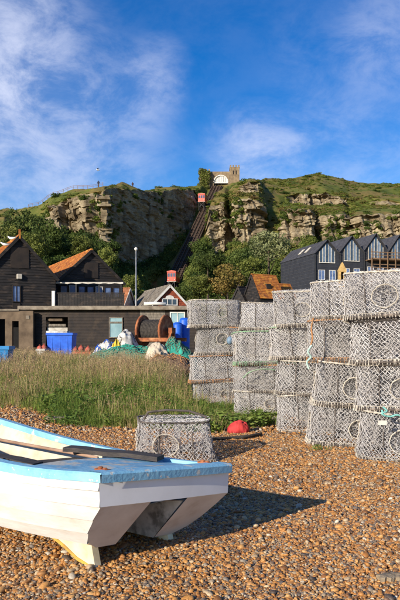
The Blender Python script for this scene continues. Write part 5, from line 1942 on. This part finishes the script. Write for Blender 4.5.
# rusty rowlock plates
for (u, v) in ((.09, -.40), (1.02, -.55), (.09, .40)):
    zg = sm(u, ub, zb)
    M_ = Matrix.Translation(boat_pt(u, v, zg + .017)) @ Matrix.Rotation(math.atan2(BF.y, BF.x), 4, 'Z')
    mb = MB(M_); mb.box(-.045, .045, -.018, .018, 0, .010); mb.lathe([(.014, .008), (.016, .018), (.009, .021)], 8, (.015, 0, 0)); mb.lathe([(.012, .008), (.013, .016), (.006, .018)], 8, (-.02, 0, 0))
    mb.build('rowlock_plate', rust, boat)


def plank_between(name, a, b_, w, h, m, label, cat='plank', taper=1.0):
    d = (Vector(b_) - Vector(a))
    n = 6
    mb = MB()
    side = d.cross(Vector((0, 0, 1))).normalized(); up_ = side.cross(d).normalized()
    rings = []
    for k in range(n + 1):
        t = k / n
        c = Vector(a) + d * t + up_ * .004 * math.sin(k * 1.9)
        ww, hh = w / 2 * (1 - (1 - taper) * t), h / 2
        rings.append([c - side * ww - up_ * hh, c + side * ww - up_ * hh, c + side * ww + up_ * hh, c - side * ww + up_ * hh])
    vs_ = [p for r_ in rings for p in r_]
    fs_ = [(0, 3, 2, 1), tuple(n * 4 + k for k in range(4))]
    for k in range(n):
        for q in range(4):
            fs_.append((k * 4 + q, k * 4 + (q + 1) % 4, (k + 1) * 4 + (q + 1) % 4, (k + 1) * 4 + q))
    mb.add(vs_, fs_)
    o = mb.build(name, m, None)
    tag(o, label, cat)
    return o


plank_between('plank', boat_pt(1.10, .20, .528), boat_pt(.42, .38, .528), .11, .03, dark_plank, 'dark weathered plank lying along the far side of the stern deck')
plank_between('plank', boat_pt(.80, -.30, .475), boat_pt(1.9, -.46, .535), .10, .03, dark_plank, 'dark plank poking out over the near side of the open boat')
mb = MB(); mb.tube([boat_pt(.74, .14, .505), boat_pt(1.2, .30, .485), boat_pt(2.3, .36, .50)], [.010, .012, .013], 8)
tag(mb.build('oar_shaft', old_wood, None, True), 'pale brown wooden spar lying inside the boat', 'spar')

# ------------------------------------------------------------------ gear in front of the store
blue_pl = mat('blue_plastic', S(40, 104, 214), S(28, 78, 176), rough=.5, scale=3)
cyan_pl = mat('teal_blue_plastic', S(30, 128, 186), S(20, 100, 156), rough=.5, scale=3)
red_pl = mat('red_orange_plastic', S(196, 92, 70), S(158, 74, 60), rough=.8, scale=6, rand=.25, col3=S(200, 150, 128), scale3=5, lo3=.55, hi3=.75)
yellow_pl = mat('yellow_plastic', S(224, 190, 60), S(196, 158, 50), rough=.6)
tarp_white = mat('white_tarpaulin', S(214, 210, 200), S(160, 152, 140), rough=.7, scale=3.5, col3=S(120, 112, 100), scale3=4, lo3=.56, hi3=.72, bump=.4, bscale=14)
net_teal = mat('turquoise_netting', S(62, 170, 144), S(40, 126, 110), rough=.9, scale=4, bump=.8, bscale=40)
net_green = mat('grey_green_netting', S(112, 136, 110), S(76, 98, 80), rough=.95, scale=4, bump=.8, bscale=40)
net_brown = mat('brown_netting', S(126, 98, 78), S(86, 66, 54), rough=.95, scale=4, bump=.8, bscale=40)
canvas = mat('pale_canvas', S(206, 190, 166), S(164, 146, 122), rough=.9, scale=3)


def fish_tub(px0, px1, py0, py1, D, dep, m, label, rim=True, cat='crate'):
    xa, xb = gx(px0, D), gx(px1, D); za, zb_ = gz(py1, D), gz(py0, D)
    root = empty('fish_tub', ((xa + xb) / 2, D + dep / 2, za)); tag(root, label, cat)
    t = .04
    def shell(x0, x1, y0, y1, inset):
        return [(x0 + inset, y0 + inset, za), (x1 - inset, y0 + inset, za), (x1 - inset, y1 - inset, za), (x0 + inset, y1 - inset, za)]
    mb = MB()
    lo = shell(xa, xb, D, D + dep, .05); hi = [(xa, D, zb_), (xb, D, zb_), (xb, D + dep, zb_), (xa, D + dep, zb_)]
    hi2 = [(xa + t, D + t, zb_), (xb - t, D + t, zb_), (xb - t, D + dep - t, zb_), (xa + t, D + dep - t, zb_)]
    lo2 = [(p[0] + (t if k in (0, 3) else -t), p[1] + (t if k < 2 else -t), za + t) for k, p in enumerate(lo)]
    mb.add(lo + hi + hi2 + lo2, [(0, 3, 2, 1)] + [(k, (k + 1) % 4, 4 + (k + 1) % 4, 4 + k) for k in range(4)] + [(4 + k, 4 + (k + 1) % 4, 8 + (k + 1) % 4, 8 + k) for k in range(4)] +
           [(8 + k, 8 + (k + 1) % 4, 12 + (k + 1) % 4, 12 + k) for k in range(4)] + [(12, 13, 14, 15)])
    mb.build('body', m, root)
    mb = MB()
    for (x0, x1, y0, y1) in ((xa - .03, xb + .03, D - .03, D - .002), (xa - .03, xb + .03, D + dep + .002, D + dep + .03), (xa - .03, xa - .002, D - .002, D + dep + .002), (xb + .002, xb + .03, D - .002, D + dep + .002)):
        mb.box(x0, x1, y0, y1, zb_ - .09, zb_ + .01)
    mb.build('rim', m, root)
    mb = MB(); w = (xb - xa)
    for q in (.2, .5, .8):
        mb.box(xa + w * q - .03, xa + w * q + .03, D - .025 + .03, D + .03, za + .05, zb_ - .1)
    mb.build('rib', m, root)
    return root


fish_tub(46.5, 72, 333, 362, 27, 1.0, blue_pl, 'big bright blue fish tub in front of the store')
fish_tub(-9, 8, 346.5, 366, 19, .6, cyan_pl, 'teal blue plastic tub at the left edge of the grass')
fish_tub(47, 66.5, 331.2, 333.5, 27.2, .55, tarp_white, 'shallow white tray resting on the big blue tub', cat='tray')


def buoy(px, py, D, r_, m, label):
    c = pt(px, py, D)
    root = empty('buoy', c); tag(root, label, 'buoy', 'red buoys by the blue tub')
    mb = MB(); mb.lathe([(r_ * .3, -r_ * .96), (r_ * .75, -r_ * .66), (r_, 0), (r_ * .8, r_ * .6), (r_ * .4, r_ * .9), (r_ * .18, r_ * 1.0)], 14, tuple(c)); mb.build('float', m, root, True)
    mb = MB(); mb.tube([c + Vector((r_ * .22 * math.cos(t), 0, r_ * 1.1 + r_ * .22 * math.sin(t))) for t in np.linspace(0, 6.28, 11)[:-1]], r_ * .07, 5, closed=True); mb.build('eye', m, root)


BL = ['orange red buoy left of the blue tub, lowest and leftmost', 'red buoy against the left side of the blue tub',
      'red buoy touching the right side of the blue tub', 'red buoy second to the right of the blue tub', 'red buoy farthest right of the blue tub']
for (px, py, D), lb in zip(((39.5, 348.5, 26.8), (44, 348, 26.9), (75.5, 350, 26.6), (81, 349, 27.0), (88, 350, 26.8)), BL):
    buoy(px, py, D, .105 + .03 * random.random(), red_pl, lb)
fish_tub(36.5, 44, 349, 361, 26.4, .4, tarp_white, 'small white crate under the red buoys')
fish_tub(73, 90, 352, 364, 26.4, .5, red_pl, 'low red crate under the buoys right of the blue tub')


def heap(name, px, D, rx, ry, h, m, label, cat, seed, strands=0, sm_=None):
    return crumple(name, (gx(px, D), D, .36), rx, ry, h, m, label, cat, seed, 44, strands, sm_)


heap('tarpaulin', 126, 24.8, .55, .7, 1.55, tarp_white, 'white tarpaulin heaped left of the rusty winch', 'tarpaulin', 1, 12, rope_dark)
heap('tarpaulin', 108, 23.9, .62, .6, .98, tarp_white, 'crumpled white sheet below the store window', 'tarpaulin', 7, 18, blue_pl)
heap('yellow_sheet', 117, 23.6, .26, .3, .92, yellow_pl, 'yellow plastic sheet tucked in the white heap', 'sheet', 4)
heap('netting', 130, 22.0, 1.5, .6, .70, net_green, 'long heap of grey green netting behind the grass', 'netting', 5, 70, net_teal)
heap('netting', 177, 21.0, .62, .6, .98, net_teal, 'heap of turquoise netting beside the farthest pots', 'netting', 2, 70, net_green)
heap('canvas_sheet', 158, 20.6, .48, .5, .85, canvas, 'pale canvas sheet hanging over the netting heap', 'sheet', 9)
heap('netting', 170, 19.4, .78, .5, .52, net_brown, 'heap of brown netting in front of the turquoise heap', 'netting', 6, 60, rope_orange)


def blue_drum(px, D, py0, py1, r_, label):
    za, zb_ = gz(py1, D), gz(py0, D)
    root = empty('drum', (gx(px, D), D, za)); tag(root, label, 'drum', 'blue drums behind the winch')
    h = zb_ - za
    mb = MB(); mb.lathe([(r_ * .92, 0), (r_, .04), (r_, h * .3), (r_ * 1.04, h * .33), (r_, h * .36), (r_, h * .66), (r_ * 1.04, h * .69), (r_, h * .72), (r_, h - .05), (r_ * .93, h)], 20, (gx(px, D), D, za))
    mb.build('body', blue_pl, root, True)
    mb = MB(); mb.lathe([(r_ * .9, 0), (r_ * .95, .03), (r_ * .5, .07), (r_ * .2, .075)], 20, (gx(px, D), D, zb_ + .002)); mb.build('lid', blue_pl, root)


blue_drum(177.5, 27.5, 324, 352, .20, 'left blue plastic drum right of the rusty winch')
blue_drum(184.5, 27.9, 319.5, 352, .22, 'right, taller blue plastic drum beside the pots')

# rusty winch drum
WD = 25.5
wz = gz(331, WD)
wroot = empty('winch', (gx(156, WD), WD, 0)); tag(wroot, 'large rusty cable winch with two round flanges on an iron frame', 'winch')
wy = R(-24)
Mw = Matrix.Translation((gx(156, WD), WD, wz)) @ Matrix.Rotation(wy, 4, 'Z')
for x in (-.56, .44):
    mb = MB(Mw); mb.lathe([(.60, -.05), (.63, -.03), (.63, .03), (.60, .05), (.56, .03)], 32, (x, 0, 0), 'x'); fl = mb.build('flange', rust, wroot)
    for k in range(8):
        t = k * math.pi / 4
        mb = MB(Mw); mb.bar((x - .06, 0, 0), (x - .06, .56 * math.cos(t), .56 * math.sin(t)), .05, .05, up=(1, 0, 0)); mb.build('spoke', rust, fl)
    mb = MB(Mw); mb.lathe([(.14, -.1), (.16, 0), (.14, .1)], 14, (x - .03, 0, 0), 'x'); mb.build('hub', rust, fl)
mb = MB(Mw)
rowsn = 15
for k in range(rowsn):
    x = -.47 + .86 * k / (rowsn - 1)
    mb.tube([(x, .42 * math.cos(t), .42 * math.sin(t)) for t in np.linspace(0, 2 * math.pi, 25)[:-1]], .034, 6, closed=True)
mb.lathe([(.41, -.5), (.41, .4)], 24, (0, 0, 0), 'x')
mb.build('wound_cable', rope_dark, wroot, True)
for x in (-.78, .70):
    for y in (-.45, .45):
        mb = MB(Mw); mb.bar((x, y * 1.5, -wz), (x, y * .2, .0), .1, .1); mb.build('leg', rust, wroot)
    mb = MB(Mw); mb.box(x - .08, x + .08, -.16, .16, -.1, .12); mb.build('bearing', rust, wroot)
for y in (-.72, .66):
    mb = MB(Mw); mb.bar((-.95, y, -.34), (1.0, y, -.34), .09, .14); mb.build('beam', rust, wroot)

# ------------------------------------------------------------------ rough grass and weeds
grass_mat = ramp_mat('grass_blade', [(0, S(90, 112, 46)), (.35, S(122, 138, 58)), (.6, S(150, 154, 78)), (.82, S(178, 162, 108)), (1, S(178, 148, 114))], rough=.7, spec=.2, bscale=3, var=.2, trans=.3, tint=.75)
seed_mat = ramp_mat('seed_head', [(0, S(126, 112, 70)), (.4, S(158, 134, 94)), (.7, S(148, 112, 84)), (1, S(180, 156, 118))], rough=.9, spec=.1, bscale=9, var=.25, trans=.15)
weed_mat = ramp_mat('weed_leaf', [(0, S(92, 116, 48)), (.5, S(120, 138, 60)), (1, S(148, 154, 84))], rough=.6, spec=.25, bscale=6, var=.2, trans=.3)


def grass_tuft(rng, nb, h, spread, w, seed=False, lean=.35):
    V, F, mi, ti = [], [], [], []
    for _ in range(nb):
        tn = rng.uniform()
        a = rng.uniform(0, 6.28); r0 = rng.uniform(0, spread)
        bx_, by_ = r0 * math.cos(a), r0 * math.sin(a)
        hh = h * rng.uniform(.55, 1.15); ln = rng.uniform(.05, lean) * hh
        la = a + rng.normal(0, .7)
        wd = w * rng.uniform(.7, 1.3)
        sx, sy = -math.sin(la + 1.57 * rng.uniform(-.5, .5)) * wd, math.cos(la) * wd
        k = len(V)
        for t, ww in ((0, 1), (.4, .85), (.75, .55), (1, .08)):
            q = ln * t * t
            x, y, z = bx_ + math.cos(la) * q, by_ + math.sin(la) * q, hh * t * (1 - .12 * t)
            V += [(x - sx * ww, y - sy * ww, z), (x + sx * ww, y + sy * ww, z)]
        for i in range(3):
            F.append((k + 2 * i, k + 2 * i + 1, k + 2 * i + 3, k + 2 * i + 2)); mi.append(0); ti.append(tn)
        if seed and rng.uniform() < .55:
            tip = np.array([bx_ + math.cos(la) * ln, by_ + math.sin(la) * ln, hh * .88])
            for s_ in range(9):
                c = tip + np.array([rng.normal(0, .010), rng.normal(0, .010), rng.uniform(-.12, .05) * h / .5])
                d1 = rng.normal(size=3) * .0048; d2 = rng.normal(size=3) * .0048
                k = len(V)
                V += [tuple(c - d1), tuple(c - d2), tuple(c + d1), tuple(c + d2)]; F.append((k, k + 1, k + 2, k + 3)); mi.append(1); ti.append(tn)
    me = mesh_np('tuft', np.array(V), [tuple(f) for f in F], False, [grass_mat, seed_mat])
    me.polygons.foreach_set('material_index', np.array(mi, np.int32))
    at_ = me.attributes.new('tint', 'FLOAT', 'FACE')
    at_.data.foreach_set('value', np.array(ti, np.float32))
    return me


def weed_tuft(rng, n, h):
    V, F = [], []
    for _ in range(n):
        a = rng.uniform(0, 6.28); r_ = rng.uniform(.02, .16); z = h * rng.uniform(.1, 1)
        c = np.array([r_ * math.cos(a), r_ * math.sin(a), z])
        d = np.array([math.cos(a), math.sin(a), rng.uniform(-.2, .6)]); d /= np.linalg.norm(d)
        s_ = np.cross(d, rng.normal(size=3)); s_ /= np.linalg.norm(s_)
        L = rng.uniform(.03, .06); w = L * .4
        k = len(V)
        V += [tuple(c - d * L), tuple(c + s_ * w), tuple(c + d * L), tuple(c - s_ * w)]; F.append((k, k + 1, k + 2, k + 3))
    return mesh_np('weed', np.array(V), [tuple(f) for f in F], False, [weed_mat])


grng = np.random.default_rng(17)
G = [grass_tuft(grng, 28, .22, .17, .0042, False, .9), grass_tuft(grng, 26, .29, .17, .0045, False, .8), grass_tuft(grng, 12, .42, .16, .0036, True, .6), grass_tuft(grng, 8, .56, .14, .0032, True, .5),
     weed_tuft(grng, 60, .24), weed_tuft(grng, 70, .18)]


def grass_limit(px):
    """distance at which the grass begins along each sight line"""
    return np.interp(px, [-60, 0, 40, 62, 90, 130, 190, 215, 240, 262, 300], [12.5, 11.6, 10.4, 9.8, 9.4, 9.2, 9.1, 9.3, 9.9, 10.4, 12.0])


N = 60000
gy = np.sqrt(grng.uniform(8.6 ** 2, 36 ** 2, N))
gpx = grng.uniform(-110, 262, N)
gxx = (gpx - 200) / FPX * gy
lim = grass_limit(gpx) + (fbm(gxx * 1.1, gy * 1.1, 0 * gy, 3) - .5) * 2.2
infr = (gy - lim)
prob = np.clip(infr / 1.0, 0, 1)
prob = np.where(gy < 24, prob, prob * .6) * np.clip(.25 + 2.2 * (fbm(gxx * .9 + 4, gy * .5, 0 * gy + 3, 3) - .28), .15, 1)
keep = grng.uniform(0, 1, N) < prob
# no tufts inside the stacks of pots
keep &= ~((gpx > 246) & (gy > 10.2)) & ~((gpx > 186) & (gy > 12.2))
gxx, gy, gpx, infr = gxx[keep], gy[keep], gpx[keep], infr[keep]
n = len(gy)
dry = fbm(gxx * .8 + 9, gy * .8, 0 * gy, 3) * .9 + np.clip((gy - 10) / 24, 0, .3) + np.where(gpx < 50, .08, 0)
r1 = grng.uniform(0, 1, n)
tall = (dry * .45 + r1) > 1.12
weedy = (r1 < .15) & (dry < .60)
idx = np.where(tall, grng.integers(2, 4, n), np.where(weedy, grng.integers(4, 6, n), grng.integers(0, 2, n)))
s = grng.uniform(.65, 1.1, n) * np.clip(.5 + infr * .4, .45, 1.05) * np.where(gpx > 200, .75, 1.0)
gcol = np.clip((dry - .36) * 1.5 - .02 + np.where(tall, .18, 0) + grng.normal(0, .22, n), 0, 1)
scatter('beach_grass', np.stack([gxx, gy, ground_z(gxx, gy) - .01], -1), np.stack([grng.normal(0, .08, n), grng.normal(0, .08, n), grng.uniform(0, 6.28, n)], -1),
        np.stack([s, s, s], -1), idx, gcol, G, 'rough green and straw coloured grass and weeds behind the beach')
# a few sprigs of weed between the pots and shingle
N = 120
wx = []; wy_ = []
for (px, D, sp, k) in ((222, 9.5, .22, 26), (252, 9.95, .18, 26), (262, 10.05, .14, 12), (238, 9.8, .2, 16), (318, 7.62, .10, 5), (212, 9.3, .2, 12)):
    wx += list(gx(px, D) + grng.normal(0, sp, k)); wy_ += list(D + grng.normal(0, sp * .6, k))
wx, wy_ = np.array(wx), np.array(wy_)
n = len(wx); s = grng.uniform(.5, 1.05, n); s[wy_ < 8.2] *= .35
scatter('pot_weeds', np.stack([wx, wy_, ground_z(wx, wy_)], -1), np.stack([0 * s, 0 * s, grng.uniform(0, 6.28, n)], -1), np.stack([s, s, s], -1), grng.choice([0, 1, 0, 1, 4, 5], n), grng.uniform(.1, .75, n), G,
        'green weeds growing at the foot of the pots')
# yellow flowers
mb = MB()
for _ in range(46):
    c = Vector((gx(22, 15.5) + random.gauss(0, .10), 15.4 + random.gauss(0, .1), .22 + random.uniform(0, .22)))
    a, b_ = Vector((random.gauss(0, 1), random.gauss(0, 1), random.gauss(0, 1))).normalized() * .022, Vector((random.gauss(0, 1), random.gauss(0, 1), random.gauss(0, 1))).normalized() * .022
    mb.add([c - a, c - b_, c + a, c + b_], [(0, 1, 2, 3)])
yf = empty('flowering_plant', (gx(22, 15.5), 15.45, 0)); tag(yf, 'small yellow flowering plant in the grass at the left', 'plant')
mb.build('flowers', yellow_pl, yf)
mb = MB()
for _ in range(14):
    a = random.uniform(0, 6.28)
    b0 = Vector((gx(22, 15.5), 15.45, 0))
    mb.tube([b0, b0 + Vector((.06 * math.cos(a), .06 * math.sin(a), .2)), b0 + Vector((.13 * math.cos(a), .13 * math.sin(a), .38))], [.006, .005, .003], 4)
mb.build('stems', leaf_mid, yf)

# ------------------------------------------------------------------ gulls
gull_white = mat('gull_white', S(236, 236, 232), S(214, 214, 212), rough=.8)
gull_grey = mat('gull_grey', S(140, 146, 152), S(110, 116, 122), rough=.8)
beak_m = mat('gull_beak', S(220, 170, 60), rough=.6)


def gull(c, sc, yaw, flying, label):
    root = empty('gull', c, (0, 0, yaw)); root.scale = (sc, sc, sc); tag(root, label, 'gull', 'gulls')
    mb = MB()
    mb.tube([(-.30, 0, .02), (-.22, 0, .02), (-.1, 0, .0), (.05, 0, .0), (.15, 0, .03), (.20, 0, .07), (.25, 0, .09), (.28, 0, .085)], [.01, .045, .08, .085, .06, .045, .045, .02], 10)
    link('body', mb.mesh('body', gull_white, True), root)
    mb = MB(); mb.tube([(.275, 0, .085), (.30, 0, .083), (.33, 0, .07)], [.014, .012, .003], 6); link('beak', mb.mesh('beak', beak_m), root)
    for sd in (-1, 1):
        mb = MB()
        if flying:
            st_ = [(.12, .05, .03, .16), (.16, .30, .16, .16), (.08, .55, .14, .11), (-.06, .80, .05, .02)]
        else:
            st_ = [(.08, .06, .05, .1), (.0, .085, .05, .14), (-.15, .07, .04, .10), (-.33, .02, .05, .02)]
        rows_ = []
        for (x, y, z, ch) in st_:
            rows_.append([(x + .02, sd * y, z + .012), (x - ch * .4, sd * y, z + .02), (x - ch, sd * y, z), (x - ch * .4, sd * y, z - .006), (x + .02, sd * y, z + .012)])
        mb.grid(rows_); link('wing', mb.mesh('wing', gull_grey, True), root)
    if not flying:
        for sd in (-1, 1):
            mb = MB(); mb.tube([(0, sd * .035, -.05), (0, sd * .035, -.19)], .008, 5); mb.tube([(-.01, sd * .035, -.19), (.06, sd * .035, -.19)], .008, 5); link('leg', mb.mesh('leg', beak_m), root)


gull(pt(98, 170, 70), .75, R(200), True, 'gull flying in the blue sky above the headland')
p = M1 @ Vector((-.42, 0, 7.32 - .42 * 1.085)); gull(p + Vector((0, -.0, .36)), 1.0, R(160), False, 'gull perched on the first shed roof, nearer the apex')
p = M1 @ Vector((-.78, 0, 7.32 - .78 * 1.085)); gull(p + Vector((0, -.0, .36)), 1.0, R(200), False, 'gull perched on the first shed roof, lower left')
